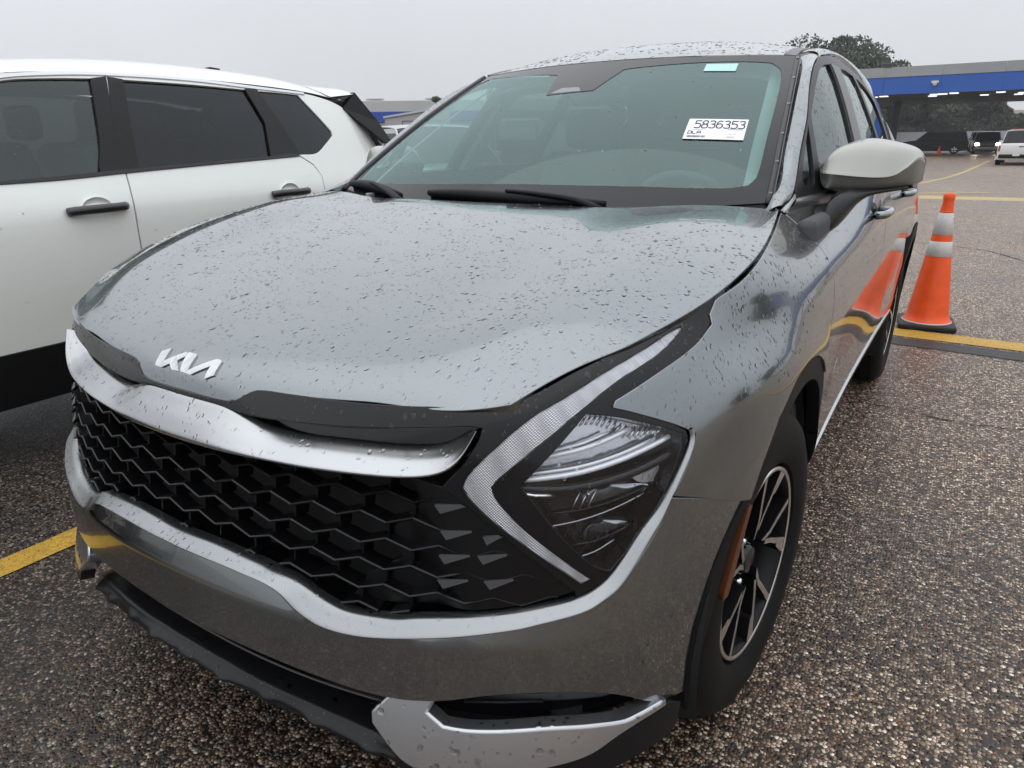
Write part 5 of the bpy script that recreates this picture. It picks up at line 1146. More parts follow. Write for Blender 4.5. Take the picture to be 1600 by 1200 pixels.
NEARSIDE += [
 wp('front_door', [(1.313, 1.600), (1.258, 1.425), (1.229, 1.262), (1.217, 1.18), (1.194, 1.017), (1.187, .847), (1.19, .50), (.60, .495), (.10, .49), (.085, .80), (.095, 1.10), (.16, 1.17), (.50, 1.44), (.80, 1.560), (1.05, 1.593)], WHITE, holes=[[(.40, 1.166), (.70, 1.168), (.90, 1.176), (1.222, 1.192), (1.236, 1.262), (1.262, 1.42), (1.296, 1.583), (1.05, 1.570), (.86, 1.548), (.62, 1.47), (.34, 1.28), (.24, 1.166)]]),
 wp('rear_door', [(1.320, 1.600), (1.268, 1.425), (1.239, 1.262), (1.227, 1.18), (1.204, 1.017), (1.197, .847), (1.20, .50), (1.66, .50), (1.72, .66), (1.85, .80), (2.05, .89), (2.25, .93), (2.33, 1.026), (2.344, 1.114), (2.314, 1.174), (2.227, 1.232), (2.162, 1.408), (2.106, 1.585), (1.74, 1.603)], WHITE,
    holes=[[(1.245, 1.193), (1.60, 1.207), (2.05, 1.227), (2.20, 1.236), (2.15, 1.41), (2.098, 1.568), (1.74, 1.580), (1.332, 1.584), (1.285, 1.42), (1.255, 1.262)]]),
 wp('rear_quarter', [(2.114, 1.585), (2.170, 1.408), (2.235, 1.238), (2.322, 1.180), (2.352, 1.114), (2.338, 1.026), (2.31, .94), (2.55, .82), (2.68, .62), (2.72, .45), (2.98, .45), (3.02, .80), (3.02, 1.15), (2.985, 1.293), (2.87, 1.42), (2.765, 1.49), (2.655, 1.531), (2.45, 1.566)], WHITE, holes=[[(2.127, 1.566), (2.26, 1.563), (2.401, 1.557), (2.48, 1.46), (2.561, 1.359), (2.558, 1.335), (2.48, 1.29), (2.371, 1.236), (2.25, 1.232), (2.19, 1.40)]]),
 wp('front_fender', [(.077, .49), (.077, .80), (.087, 1.10), (.13, 1.155), (-.4, 1.135), (-1.2, 1.08), (-1.75, .98), (-1.83, .70), (-1.80, .45), (-1.19, .42)]+AR(-.75, .43, 175, 5)[0:], WHITE),
 wp('door_pillar_trim', [(1.110, 1.187), (1.160, 1.30), (1.203, 1.45), (1.240, 1.578), (1.312, 1.590), (1.2655, 1.425), (1.2365, 1.262), (1.2245, 1.190)], PILB, off=.003),
 wp('rear_pillar_trim', [(1.2265, 1.193), (1.2385, 1.262), (1.2675, 1.425), (1.320, 1.590), (1.386, 1.583), (1.342, 1.42), (1.305, 1.27), (1.29, 1.197)], PILB, off=.003),
 wp('rear_pillar_trim', [(2.043, 1.227), (2.090, 1.40), (2.048, 1.573), (2.125, 1.570), (2.190, 1.405), (2.252, 1.234)], PILB, off=.003),
 wp('window_glass', [(.30, 1.16), (1.12, 1.18), (1.165, 1.30), (1.207, 1.45), (1.245, 1.59), (.86, 1.56), (.60, 1.48)], GLASS_W2, off=-.012, rim=False),
 wp('window_glass', [(1.27, 1.18), (2.06, 1.22), (2.095, 1.40), (2.055, 1.585), (1.37, 1.595), (1.33, 1.42)], GLASS_D, off=-.012, rim=False),
 wp('window_glass', [(2.17, 1.22), (2.371, 1.225), (2.575, 1.335), (2.575, 1.36), (2.41, 1.568), (2.10, 1.576)], GLASS_D, off=-.008, rim=False),
 wp('window_seal', [(.22, 1.166), (.70, 1.168), (.90, 1.176), (1.238, 1.192), (1.60, 1.207), (2.05, 1.227), (2.20, 1.236), (2.24, 1.224), (1.60, 1.196), (1.222, 1.178), (.90, 1.162), (.22, 1.152)], RUBBER, off=.006, sp=.02),
 wp('roof_trim_strip', [(.30, 1.300), (.62, 1.497), (.86, 1.566), (1.05, 1.592), (1.30, 1.606), (1.74, 1.606), (2.10, 1.588), (2.45, 1.570), (2.45, 1.559), (2.10, 1.575), (1.74, 1.594), (1.30, 1.594), (1.05, 1.579), (.86, 1.554), (.62, 1.484), (.30, 1.288)], SATIN_L, off=.006, sp=.02),
 wp('sill_cladding', [(-.32, .50), (.6, .505), (1.70, .51), (1.66, .28), (-.30, .28)], PLAST, off=.012, sp=.08, th=.03),
 wp('wheel_arch_cladding', AR(-.75, .445, 178, -10)+AR(-.75, .385, -10, 178), PLAST, off=.012, sp=.04),
 wp('wheel_arch_cladding', AR(2.17, .445, 190, -10)+AR(2.17, .385, -10, 190), PLAST, off=.012, sp=.04),
 wp('lower_rear_cladding', [(2.60, .45), (2.98, .45), (2.98, .28), (2.60, .28)], PLAST, sp=.06),
]
for y in (1.04, 2.085):
    c = mapWS(np.array([[y, 1.040]]))[0]
    cup = loft('handle_cup', [[c+np.array([d_, r_*1.35*math.cos(a), r_*math.sin(a)]) for a in np.linspace(0, 2*math.pi, 21)[:-1]] for r_, d_ in ((.050, .0015), (.046, -.001), (.038, -.006), (.002, -.010))], WHITE, WS, nu=1, nv=2, closed_u=True); fix_normals(cup); NEARSIDE.append(cup)
    P = [c+[.006, -.125, -.004], c+[.026, -.105, .0], c+[.036, -.03, .002], c+[.036, .05, .003], c+[.030, .10, .004], c+[.008, .118, .004]]
    h_ = tube('door_handle', catmull(np.array(P), .012), .0175, M('handle_black', (.02, .02, .022), .25, coat=.4), WS, seg=10, flat=1.1); NEARSIDE.append(h_)
def ws_mirror(o):
    """the far side of the SUV, mirrored about its own middle"""
    m = mirror_x(o, WS); n = len(m.data.vertices); v = np.empty(n*3); m.data.vertices.foreach_get('co', v); v = v.reshape(-1, 3); v[:, 0] -= 5.90; m.data.vertices.foreach_set('co', v.ravel()); m.data.update()
for o in NEARSIDE: ws_mirror(o)
CXW = -2.95
def ws_roof():
    ys = [.62, .78, .95, 1.4, 1.9, 2.4, 2.66, 2.86]; cz = [1.598, 1.638, 1.665, 1.705, 1.715, 1.695, 1.66, 1.62]; ez = [1.500, 1.552, 1.588, 1.612, 1.606, 1.582, 1.552, 1.535]; ex = [.80, .74, .71, .70, .70, .715, .735, .75]
    rows = []
    for y, c, e_, x_ in zip(ys, cz, ez, ex):
        f_ = -mapWS(np.array([[y, e_]]))[0, 0]+CXW; xx = abs(f_)
        rows.append([(CXW+s_*xx, y, z_) for s_, z_ in ()] or [(CXW+u*xx, y, c+(e_-c)*abs(u)**p_) for u, p_ in ((-1, 3.2), (-.97, 3.2), (-.9, 3.2), (-.75, 3.2), (-.5, 3.2), (-.2, 3), (.2, 3), (.5, 3.2), (.75, 3.2), (.9, 3.2), (.97, 3.2), (1, 3.2))])
    fix_normals(loft('roof', rows, WHITE, WS, nu=4, nv=6))
    fin = fix_normals(mk('roof_antenna', *prism([(2.29, 1.68), (2.30, 1.722), (2.37, 1.745), (2.44, 1.74), (2.44, 1.68)], -.02, .02, lambda a, b, w_: (CXW+.0+w_, a, b)), PILB, WS, False))
    # spoiler end, tailgate, rear screen and its black side blades
    T = [[(CXW+s_*x, y, z) for s_, x, y, z in ((1, .93, 2.99, z0), (1, .86, 3.10, z0), (1, .55, 3.17, z0), (1, 0, 3.20, z0), (-1, .55, 3.17, z0), (-1, .86, 3.10, z0), (-1, .93, 2.99, z0))] for z0 in (.45, .75, 1.05, 1.20)]
    fix_normals(loft('tailgate', T, WHITE, WS, nu=4, nv=3))
    T = []
    for z, y, k in ((1.20, 3.0, 1), (1.30, 2.97, .95), (1.45, 2.86, .90), (1.56, 2.80, .85)): T.append([(CXW+u*.86*k, y+.12*(1-u*u), z) for u in (-1, -.6, -.2, .2, .6, 1)])
    fix_normals(loft('rear_screen', T, GLASS_D, WS, nu=3, nv=3))
    for s_ in (1, -1):
        a = [np.array(p) for p in ((CXW+s_*.735, 2.86, 1.590), (CXW+s_*.735, 2.75, 1.494), (CXW+s_*.86, 2.985, 1.285), (CXW+s_*.86, 3.03, 1.30), (CXW+s_*.80, 2.985, 1.42))]
        n_ = np.array([s_*.012, 0, 0]); V = [p+n_ for p in a]+[p-n_*2 for p in a]; k = 5
        fix_normals(mk('rear_blade', V, [tuple(range(5)), tuple(range(5, 10))[::-1]]+[(i, (i+1) % 5, (i+1) % 5+5, i+5) for i in range(5)], PILB, WS, False))
    fix_normals(loft('spoiler', [[(CXW+u*.74, 2.66+.0, 1.556+.105*(1-abs(u)**3)) for u in np.linspace(-1, 1, 9)], [(CXW+u*.745, 2.86+.10*(1-u*u), 1.578+.07*(1-abs(u)**3)) for u in np.linspace(-1, 1, 9)], [(CXW+u*.735, 2.85+.10*(1-u*u), 1.570+.065*(1-abs(u)**3)) for u in np.linspace(-1, 1, 9)], [(CXW+u*.735, 2.74, 1.545) for u in np.linspace(-1, 1, 9)]], WHITE, WS, nu=3, nv=3))
    # hood, nose and screen, out of frame to the left but there in reflections
    H = [[(CXW+u*.86, y+(.10*(u*u) if y < -1.5 else 0), z-.06*abs(u)**3) for u in np.linspace(-1, 1, 9)] for y, z in ((-1.88, .88), (-1.78, 1.02), (-1.3, 1.13), (-.6, 1.19), (-.05, 1.21))]
    fix_normals(loft('hood', H, WHITE, WS, nu=3, nv=4))
    H = [[(CXW+u*(.88-.14*k), y+.22*u*u, z-.05*abs(u)**3) for u in np.linspace(-1, 1, 9)] for y, z, k in ((-.25, 1.19, 0), (.05, 1.35, .35), (.35, 1.49, .7), (.60, 1.59, .95))]
    fix_normals(loft('windscreen', H, GLASS_D, WS, nu=3, nv=3))
    H = [[(CXW+u*.90, -1.92+.24*abs(u)**2.4+(.03 if z < .3 else 0), z) for u in np.linspace(-1, 1, 9)] for z in (.22, .4, .65, .90)]
    fix_normals(loft('nose', H, WHITE, WS, nu=3, nv=3)); box('grille', (CXW, -1.93, .70), (1.1, .04, .30), GLOSSB, WS, .02)
    for s_ in (1, -1): box('headlamp', (CXW+s_*.72, -1.82, .80), (.30, .12, .12), LAMPG, WS, .03)
    box('underbody', (CXW, .65, .30), (1.55, 4.6, .14), DARK, WS); box('dashboard', (CXW, .35, .95), (1.5, .4, .3), DASH, WS)
    box('cabin_floor', (CXW, 1.4, .45), (1.6, 3.2, .04), DARK, WS)
    box('headliner', (CXW, 1.5, 1.60), (1.25, 2.0, .02), LINER, WS)
    for y in (.95, 1.95):
        for x in (.38, -.38):
            s1 = mk('seat', *boxm((CXW+x, y+.05, .72), (.52, .55, .18)), SEAT, WS); bevel_obj(s1, .05, 2)
            b1 = mk('backrest', *boxm((CXW+x, y+.38, 1.02), (.50, .14, .60), [(1, 0, 0), (0, .97, -.24), (0, .24, .97)]), SEAT, s1); bevel_obj(b1, .05, 2)
            h1 = mk('headrest', *boxm((CXW+x, y+.47, 1.42), (.27, .10, .18)), SEAT, s1); bevel_obj(h1, .04, 2)
ws_roof()
def simple_wheel(parent, cx, cy, r_=.37, w_=.24, s_=1, alloy=MACH, detail=True):
    W = empty('wheel'); W.parent = parent
    fix_normals(mk('tyre', *lathe([(-w_/2, r_*.62), (-w_/2, r_*.9), (-w_/2+.03, r_), (w_/2-.03, r_), (w_/2, r_*.9), (w_/2, r_*.62)], 32, 'x', (cx, cy, r_)), TYRE, W))
    fix_normals(mk('rim', *lathe([(w_/2*.9*s_, r_*.63), (w_/2*.9*s_-.02*s_, r_*.58), (w_*.1*s_, r_*.55), (w_*.1*s_, 0)], 32, 'x', (cx, cy, r_)), DARK, W))
    T = []
    for k in range(5):
        for d_ in (-.13, .13):
            a = k*2*math.pi/5+d_; c_ = math.cos(a); sn = math.sin(a); rot = np.array([(1, 0, 0), (0, c_, -sn), (0, sn, c_)])
            T.append(boxm(np.array([cx+s_*w_*.38, cy, r_])+rot@np.array([0, 0, r_*.33]), (.02, r_*.09, r_*.56), rot))
    mk('spokes', *join(T), alloy, W, False)
    return W
for y in (-.75, 2.17): simple_wheel(WS, -2.12, y, .38, .25, 1); simple_wheel(WS, -3.78, y, .38, .25, -1)
for y in (-.75, 2.17): box('well_wall', (-2.33, y, .5), (.02, .9, .7), DARK, WS)
box('inner_sill', (-2.10, .7, .42), (.03, 2.0, .3), DARK, WS)
# ================================================================== OTHER VEHICLES (one builder, real proportions)
def vehicle(name, label, cat, loc, rz, L_=4.9, W_=1.95, H_=1.75, paint=None, kind='suv', lights=False, glassm=None, plate=False):
    o = empty(name, label, cat, None, loc, rz)         # nose towards -y
    hl, hw = L_/2, W_/2; g = glassm or GLASS_D
    belt = H_*.60; hoodz = H_*.60 if kind != 'pickup' else H_*.62
    st = [(-hl, .42, .52, .62), (-hl+.06, .30, hoodz*.80, .90), (-hl+.35, .26, hoodz*.93, .97), (-hl+1.25, .26, hoodz, 1.), (0, .26, belt+.01, 1.), (hl-.5, .28, belt+.02, 1.), (hl-.08, .32, belt*.98, .95), (hl, .42, belt*.85, .86)]
    rows = []
    for y, zb, zt, k in st:
        w_ = hw*k; rows.append([(-w_*.80, y, zb), (-w_*.98, y, zb+.10), (-w_, y, (zb+zt)/2), (-w_*.975, y, zt-.09), (-w_*.90, y, zt), (-w_*.3, y, zt+.02), (w_*.3, y, zt+.02), (w_*.90, y, zt), (w_*.975, y, zt-.09), (w_, y, (zb+zt)/2), (w_*.98, y, zb+.10), (w_*.80, y, zb)])
    b = fix_normals(loft('body', rows, paint, o, nu=2, nv=3, closed_u=True)); 
    mk('body_end', rows[0]+rows[-1], [tuple(range(12)), tuple(range(12, 24))[::-1]], paint, b)
    y0_, y1_ = (-hl+1.15, hl-.12) if kind == 'suv' else (-hl+1.35, hl-1.75)
    rk = .78 if kind == 'suv' else .55; tw = hw*.80
    cab = []
    for y, z, w_ in ((y0_, belt-.02, hw*.90), (y0_+.42, belt+(H_-belt)*.55, hw*.83), (y0_+.80, H_-.05, tw*.95), (y0_+1.3, H_, tw), (y1_-.7, H_-.02, tw), (y1_-.25 if kind == 'suv' else y1_-.18, H_-.07, tw*.97)):
        cab.append([(-w_*1.0, y, z-.04), (-w_*.93, y, z), (0, y, z+.03), (w_*.93, y, z), (w_, y, z-.04)])
    fix_normals(loft('roof', cab[2:], paint, o, nu=3, nv=3, th=0))
    # glass house: screens and side windows set between body-colour pillars
    fix_normals(loft('windscreen', [[(-hw*.86, y0_, belt), (0, y0_-.10, belt), (hw*.86, y0_, belt)], [(-tw*.93, y0_+.80, H_-.06), (0, y0_+.72, H_-.03), (tw*.93, y0_+.80, H_-.06)]], g, o, nu=6, nv=1))
    ye = y1_-.22
    fix_normals(loft('rear_screen', [[(-hw*.84, y1_, belt), (0, y1_+.03, belt), (hw*.84, y1_, belt)], [(-tw*.93, ye, H_-.08), (0, ye+.03, H_-.06), (tw*.93, ye, H_-.08)]], g, o, nu=6, nv=1))
    for s_ in (1, -1):
        def sp(y, z): t_ = (z-belt)/(H_-belt); return (s_*(hw*.93*(1-t_)+tw*.985*t_), y, z)
        n_ = 3 if kind == 'suv' else 2; ya, yb = y0_+.30, y1_-.10
        for k in range(n_):
            a = ya+(yb-ya)*k/n_+.03; c = ya+(yb-ya)*(k+1)/n_-.05; la = a+(.42 if k == 0 else 0); lc = c-(.18 if k == n_-1 else 0)
            V = [sp(a, belt+.03), sp(c, belt+.03), sp(lc, H_-.13), sp(la, H_-.13)]; V2 = [(p[0]+s_*.006, p[1], p[2]) for p in V]; fix_normals(mk('side_window', V2+V, [(0, 1, 2, 3), (4, 5, 6, 7), (0, 1, 5, 4), (1, 2, 6, 5), (2, 3, 7, 6), (3, 0, 4, 7)], g, o, False))
        V = [sp(y0_+.02, belt-.02), sp(y1_, belt-.02), sp(y1_-.22, H_-.06), sp(y0_+.80, H_-.05)]; V2 = [(p[0]-s_*.03, p[1], p[2]) for p in V]
        fix_normals(mk('pillars', V+V2, [(0, 1, 2, 3), (4, 5, 6, 7), (0, 1, 5, 4), (1, 2, 6, 5), (2, 3, 7, 6), (3, 0, 4, 7)], paint if kind != 'suv' else paint, o, False))
        for y in (-hl+.92, hl-1.02):
            simple_wheel(o, s_*(hw-.12), y, .385, .26, s_)
            fix_normals(mk('wheel_arch', *prism([(y+.47*math.cos(a), .385+.47*math.sin(a)) for a in np.linspace(-.2, math.pi+.2, 16)]+[(y+.405*math.cos(a), .385+.405*math.sin(a)) for a in np.linspace(math.pi+.2, -.2, 16)], hw-.25, hw+.006, lambda a, b_, w_: (s_*w_, a, b_)), DARK, o, False))
        box('door_mirror', (s_*(hw+.09), y0_+.55, belt+.10), (.20, .10, .15), paint, o, .03)
        em = M('lit_headlamp', (1, .9, .7), .3, emit=((1, .82, .55), 30)) if lights else LAMPG
        box('headlamp', (s_*hw*.72, -hl+.10, hoodz*.74), (hw*.30, .16, .13 if not lights else .22), em, o, .04)
        box('tail_lamp', (s_*hw*.86, hl-.06, belt*.80), (.16, .14, .30), M('red_lamp', (.30, .01, .012), .2, coat=.6), o, .03)
        if lights: box('fog_lamp', (s_*hw*.66, -hl+.06, .50), (.16, .08, .07), M('amber_lamp', (.7, .3, .05), .3, emit=((1, .55, .2), 1.2)), o, .02)
    box('front_grille', (0, -hl+.05, hoodz*.66), (hw*.95, .10, .26), GLOSSB, o, .02); box('front_bumper', (0, -hl+.06, .45), (hw*1.6, .14, .20), PLAST if not lights else paint, o, .03)
    box('rear_bumper', (0, hl-.03, .50), (hw*1.75, .20, .20), PLAST, o, .03)
    if plate:
        box('licence_plate', (.06, hl+.075, .60), (.34, .01, .17), M('plate_white', (.7, .7, .7), .4), o, 0)
    if kind == 'pickup':
        # load bed: tailgate with handle, and a toolbar light on the cab
        box('tailgate', (0, hl-.03, .86), (hw*1.72, .09, .62), paint, o, .03); box('tailgate_handle', (-.12, hl+.02, 1.02), (.22, .03, .05), DARK, o, .01)
        for s_ in (1, -1): box('bed_side', (s_*(hw-.08), hl-.85, .98), (.12, 1.65, .40), paint, o, .03)
        box('high_stop_lamp', (.3, y1_-.30, H_+.02), (.6, .10, .05), M('pale_red_lamp', (.6, .25, .18), .3), o, .01)
    return o
BLK = M('black_car_paint', (.006, .007, .009), .4, spec=.2); DGL = M('dark_window', (.004, .004, .005), .3, spec=.2); WHT = M('white_truck_paint', (.72, .73, .74), .35, 0, .7, .05); SIL = M('silver_car_paint', (.42, .44, .45), .3, .7, 1, .03); GRY = M('graphite_paint', (.06, .065, .07), .3, .3, 1, .03); BRZ = M('bronze_paint', (.10, .075, .05), .3, .3, 1, .03)
for o_ in (vehicle('parked_suv', 'black SUV side-on across the lane under the canopy, with bright alloy wheels', 'car', (-2.75, 77.5, gz(77)), R(-90), 5.3, 2.0, 1.95, BLK, glassm=DGL),
           vehicle('approaching_car', 'dark car facing us with both headlamps lit, under the canopy', 'car', (1.25, 78.5, gz(78)), R(2), 4.8, 2.15, 1.85, BRZ, lights=True, glassm=DGL),
           vehicle('parked_suv', 'silver SUV behind the dark car with lit headlamps', 'car', (.75, 88, gz(88)), R(4), 4.9, 2.0, 1.90, SIL),
           vehicle('pickup_truck', 'white pickup truck seen from behind at the right edge, dark rear window', 'truck', (3.00, 53.0, gz(53)), R(176), 5.6, 2.05, 1.93, WHT, 'pickup', plate=True),
           vehicle('parked_suv', 'silver car seen through the windscreen of the wet crossover, nose towards the right', 'car', (-7.3, 9.8, 0), R(62), 4.7, 1.9, 1.55, SIL, glassm=GLASS_D),
           vehicle('parked_suv', 'pale car further back, glimpsed through the windscreen at its left edge', 'car', (-9.8, 6.9, 0), R(95), 4.8, 1.9, 1.70, WHT, glassm=GLASS_D)): pass
# small cone below the black SUV
c2 = empty('traffic_cone', 'small orange cone far off beneath the black SUV', 'traffic cone', None, (-2.25, 76.0, gz(76))); ORG2 = MATS['cone_orange']
fix_normals(mk('body', *lathe([(0, .22), (.05, .20), (.7, .05), (.72, 0)], 16, 'z'), ORG2, c2)); box('base', (0, 0, .03), (.5, .5, .05), ORG2, c2)
# ================================================================== CANOPY
def canopy():
    o = empty('drive_through_canopy', 'long flat canopy with a grey roof edge and royal blue fascia on dark posts', 'canopy', None, (0, 0, 0))
    X0, X1, Y0_, Y1_ = -10.6, 46, 67.2, 93; ZU = 4.3
    BLUE = M('fascia_blue', (.012, .095, .43), .45); GREYR = M('roof_edge_grey', (.30, .32, .33), .5, noise=(1.5, .06)); UND = M('soffit_dark', (.035, .037, .042), .7)
    V, F = boxm(((X0+X1)/2, (Y0_+Y1_)/2, ZU+.12), (X1-X0-.3, Y1_-Y0_-.3, .2)); mk('soffit', V, F, UND, o, False)
    for nm, z0, z1, m_, e_ in (('blue_fascia', ZU, ZU+1.28, BLUE, 0), ('grey_fascia', ZU+1.285, ZU+2.02, GREYR, .06)):
        z = (z0+z1)/2; h_ = z1-z0
        for i in range(14):
            xa = X0+(X1-X0)*i/14; xb = X0+(X1-X0)*(i+1)/14
            box(nm, ((xa+xb)/2, Y0_-e_/2, z), (xb-xa-.012, .16+e_, h_), m_, o)
        box(nm, ((X0+X1)/2, Y1_, z), (X1-X0, .16, h_), m_, o); box(nm, (X0-e_/2, (Y0_+Y1_)/2, z), (.16+e_, Y1_-Y0_-.17, h_), m_, o); box(nm, (X1, (Y0_+Y1_)/2, z), (.16, Y1_-Y0_-.17, h_), m_, o)
    box('roof_sheet', ((X0+X1)/2, (Y0_+Y1_)/2, ZU+1.7), (X1-X0-.2, Y1_-Y0_-.2, .08), GREYR, o)
    PST = M('post_dark_green', (.02, .028, .026), .5); YB = M('post_base_yellow', (.5, .34, .03), .5)
    for x in (-6.9, 9, 25, 40):
        for y in (84,):
            box('post', (x, y, 2.15), (.62, .5, 4.3), PST, o); box('post_base', (x, y, .35), (.72, .6, .7), YB, o)
    box('thin_post', (-9.3, 86, 2.15), (.22, .22, 4.3), PST, o)
    LMP = M('soffit_lamp', (1, 1, 1), .4, emit=((.9, .95, 1), 1.3))
    for x, y in ((-7.6, 70.5), (-6.7, 69.6), (-3.3, 72.5), (-3.0, 69.6), (-2.4, 69.3), (-1.6, 68.6), (.4, 74), (1.5, 70.0), (2.8, 75), (3.0, 72.3), (6, 72), (9, 70), (12, 72), (16, 71), (20, 72)):
        box('soffit_lamp', (x, y, ZU-.02), (.62, .9, .06), LMP, o)
    cm_ = M('camera_white', (.7, .7, .7), .4)
    d = mk('dome_camera', *lathe([(0, .17), (-.10, .17), (-.22, .12), (-.26, 0)], 14, 'z', (-2.95, 66.98, 5.05)), cm_, o); box('camera_arm', (-2.95, 66.98, 5.10), (.5, .16, .14), cm_, o)
    box('roof_box', (-6.4, 67.2, 6.44), (.55, .4, .22), PST, o)
canopy()
# ================================================================== TREES
def foliage_mat(name, c0, c1):
    m = bpy.data.materials.new(name); m.use_nodes = True; t = m.node_tree; b = t.nodes['Principled BSDF']
    ge = N(t, 'ShaderNodeObjectInfo'); co = N(t, 'ShaderNodeTexCoord'); nz = N(t, 'ShaderNodeTexNoise'); nz.inputs['Scale'].default_value = .55; nz.inputs['Detail'].default_value = 3; t.links.new(co.outputs['Object'], nz.inputs['Vector'])
    r_ = N(t, 'ShaderNodeValToRGB'); r_.color_ramp.elements[0].position = .35; r_.color_ramp.elements[0].color = (*c0, 1); r_.color_ramp.elements[1].position = .65; r_.color_ramp.elements[1].color = (*c1, 1)
    t.links.new(nz.outputs[0], r_.inputs[0]); t.links.new(r_.outputs[0], b.inputs['Base Color']); b.inputs['Roughness'].default_value = .7; return m
BARK = M('bark', (.07, .06, .05), .9, noise=(6, .3))
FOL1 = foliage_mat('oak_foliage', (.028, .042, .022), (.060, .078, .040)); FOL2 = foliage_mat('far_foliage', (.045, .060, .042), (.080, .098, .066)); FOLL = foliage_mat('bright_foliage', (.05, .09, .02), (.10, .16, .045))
def tree(label, loc, h_, w_, lobes, leaf, n, fol, seed, cat='tree', name='oak_tree', zr=(.25, 1.)):
    r_ = np.random.RandomState(seed); o = empty(name, label, cat, 'trees behind the lot' if name == 'oak_tree' else None, loc)
    T = [tube_vf([(0, 0, 0), (.1, 0, h_*.2), (-.1, .1, h_*.45), (0, 0, h_*.7)], [w_*.035, w_*.028, w_*.02, w_*.008], 8)]
    cs = []
    for k in range(lobes):
        a = r_.uniform(0, 2*math.pi); q = r_.uniform(.0, 1)**.6; z = r_.uniform(*zr); rad = w_*.5*q*math.sqrt(max(.05, 1-((z-.52)/.56)**2))
        cs.append((rad*math.cos(a), rad*math.sin(a), z*h_*.9, w_*r_.uniform(.08, .19)))
    for c in cs[::3]: T.append(tube_vf([(0, 0, h_*.3), (c[0]*.5, c[1]*.5, h_*.3+(c[2]-h_*.3)*.6), c[:3]], [w_*.016, w_*.010, w_*.003], 6))
    mk('trunk', *join(T), BARK, o)
    k = r_.randint(0, len(cs), n); C_ = np.array(cs)[k]; d = unit(r_.normal(size=(n, 3))); rr = r_.uniform(.35, 1.05, n)**.6
    P = C_[:, :3]+d*(rr*C_[:, 3])[:, None]*[1.15, 1.15, .8]
    u_ = unit(r_.normal(size=(n, 3))); v_ = unit(np.cross(u_, r_.normal(size=(n, 3)))); s_ = leaf*r_.uniform(.6, 1.3, n)[:, None]
    V = np.stack([P-u_*s_, P-v_*s_*.5, P+u_*s_, P+v_*s_*.5], 1).reshape(-1, 3)
    mk('crown', V, [(4*i, 4*i+1, 4*i+2, 4*i+3) for i in range(n)], fol, o, False)
    return o
tree('broad dark oak rising above the canopy roof, behind the silver crossover', (-19.3, 116, 0), 14.4, 16.5, 46, .27, 24000, FOL1, 5, zr=(.25, 1.0))
tree('lower dark oak between the broad one and the small one, over the canopy roof', (-12.6, 118, 0), 12.2, 8.5, 26, .26, 9000, FOL1, 8)
tree('smallest dark oak crown above the canopy roof, right end of the oaks', (-7.4, 119, 0), 9.9, 4.2, 16, .24, 3600, FOL1, 9)
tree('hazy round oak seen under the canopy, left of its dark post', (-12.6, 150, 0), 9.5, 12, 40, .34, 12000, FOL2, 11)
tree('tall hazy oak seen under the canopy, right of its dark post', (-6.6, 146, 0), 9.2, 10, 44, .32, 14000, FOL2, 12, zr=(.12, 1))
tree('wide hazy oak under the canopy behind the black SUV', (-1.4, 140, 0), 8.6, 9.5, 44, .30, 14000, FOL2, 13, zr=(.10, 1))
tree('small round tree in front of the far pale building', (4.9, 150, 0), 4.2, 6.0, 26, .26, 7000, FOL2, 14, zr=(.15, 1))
# a pale building and hedge line far off
fb = empty('warehouse', 'long pale warehouse wall far behind the white pickup', 'building'); BW = M('warehouse_wall', (.46, .42, .39), .8, noise=(.2, .05)); 
for i in range(12): box('wall_panel', (-30+i*9.0, 205, 3.0), (8.95, .4, 6.0), BW, fb)
box('roof', (20, 212, 5.9), (112, 14, .3), M('warehouse_roof', (.35, .35, .36), .7), fb)
lw = empty('low_wall', 'low grey barrier wall beyond the black SUV', 'wall')
for i in range(10): box('wall_panel', (-38+i*5.0, 118, .75), (4.95, .3, 1.5), M('barrier_grey', (.32, .34, .36), .8), lw)
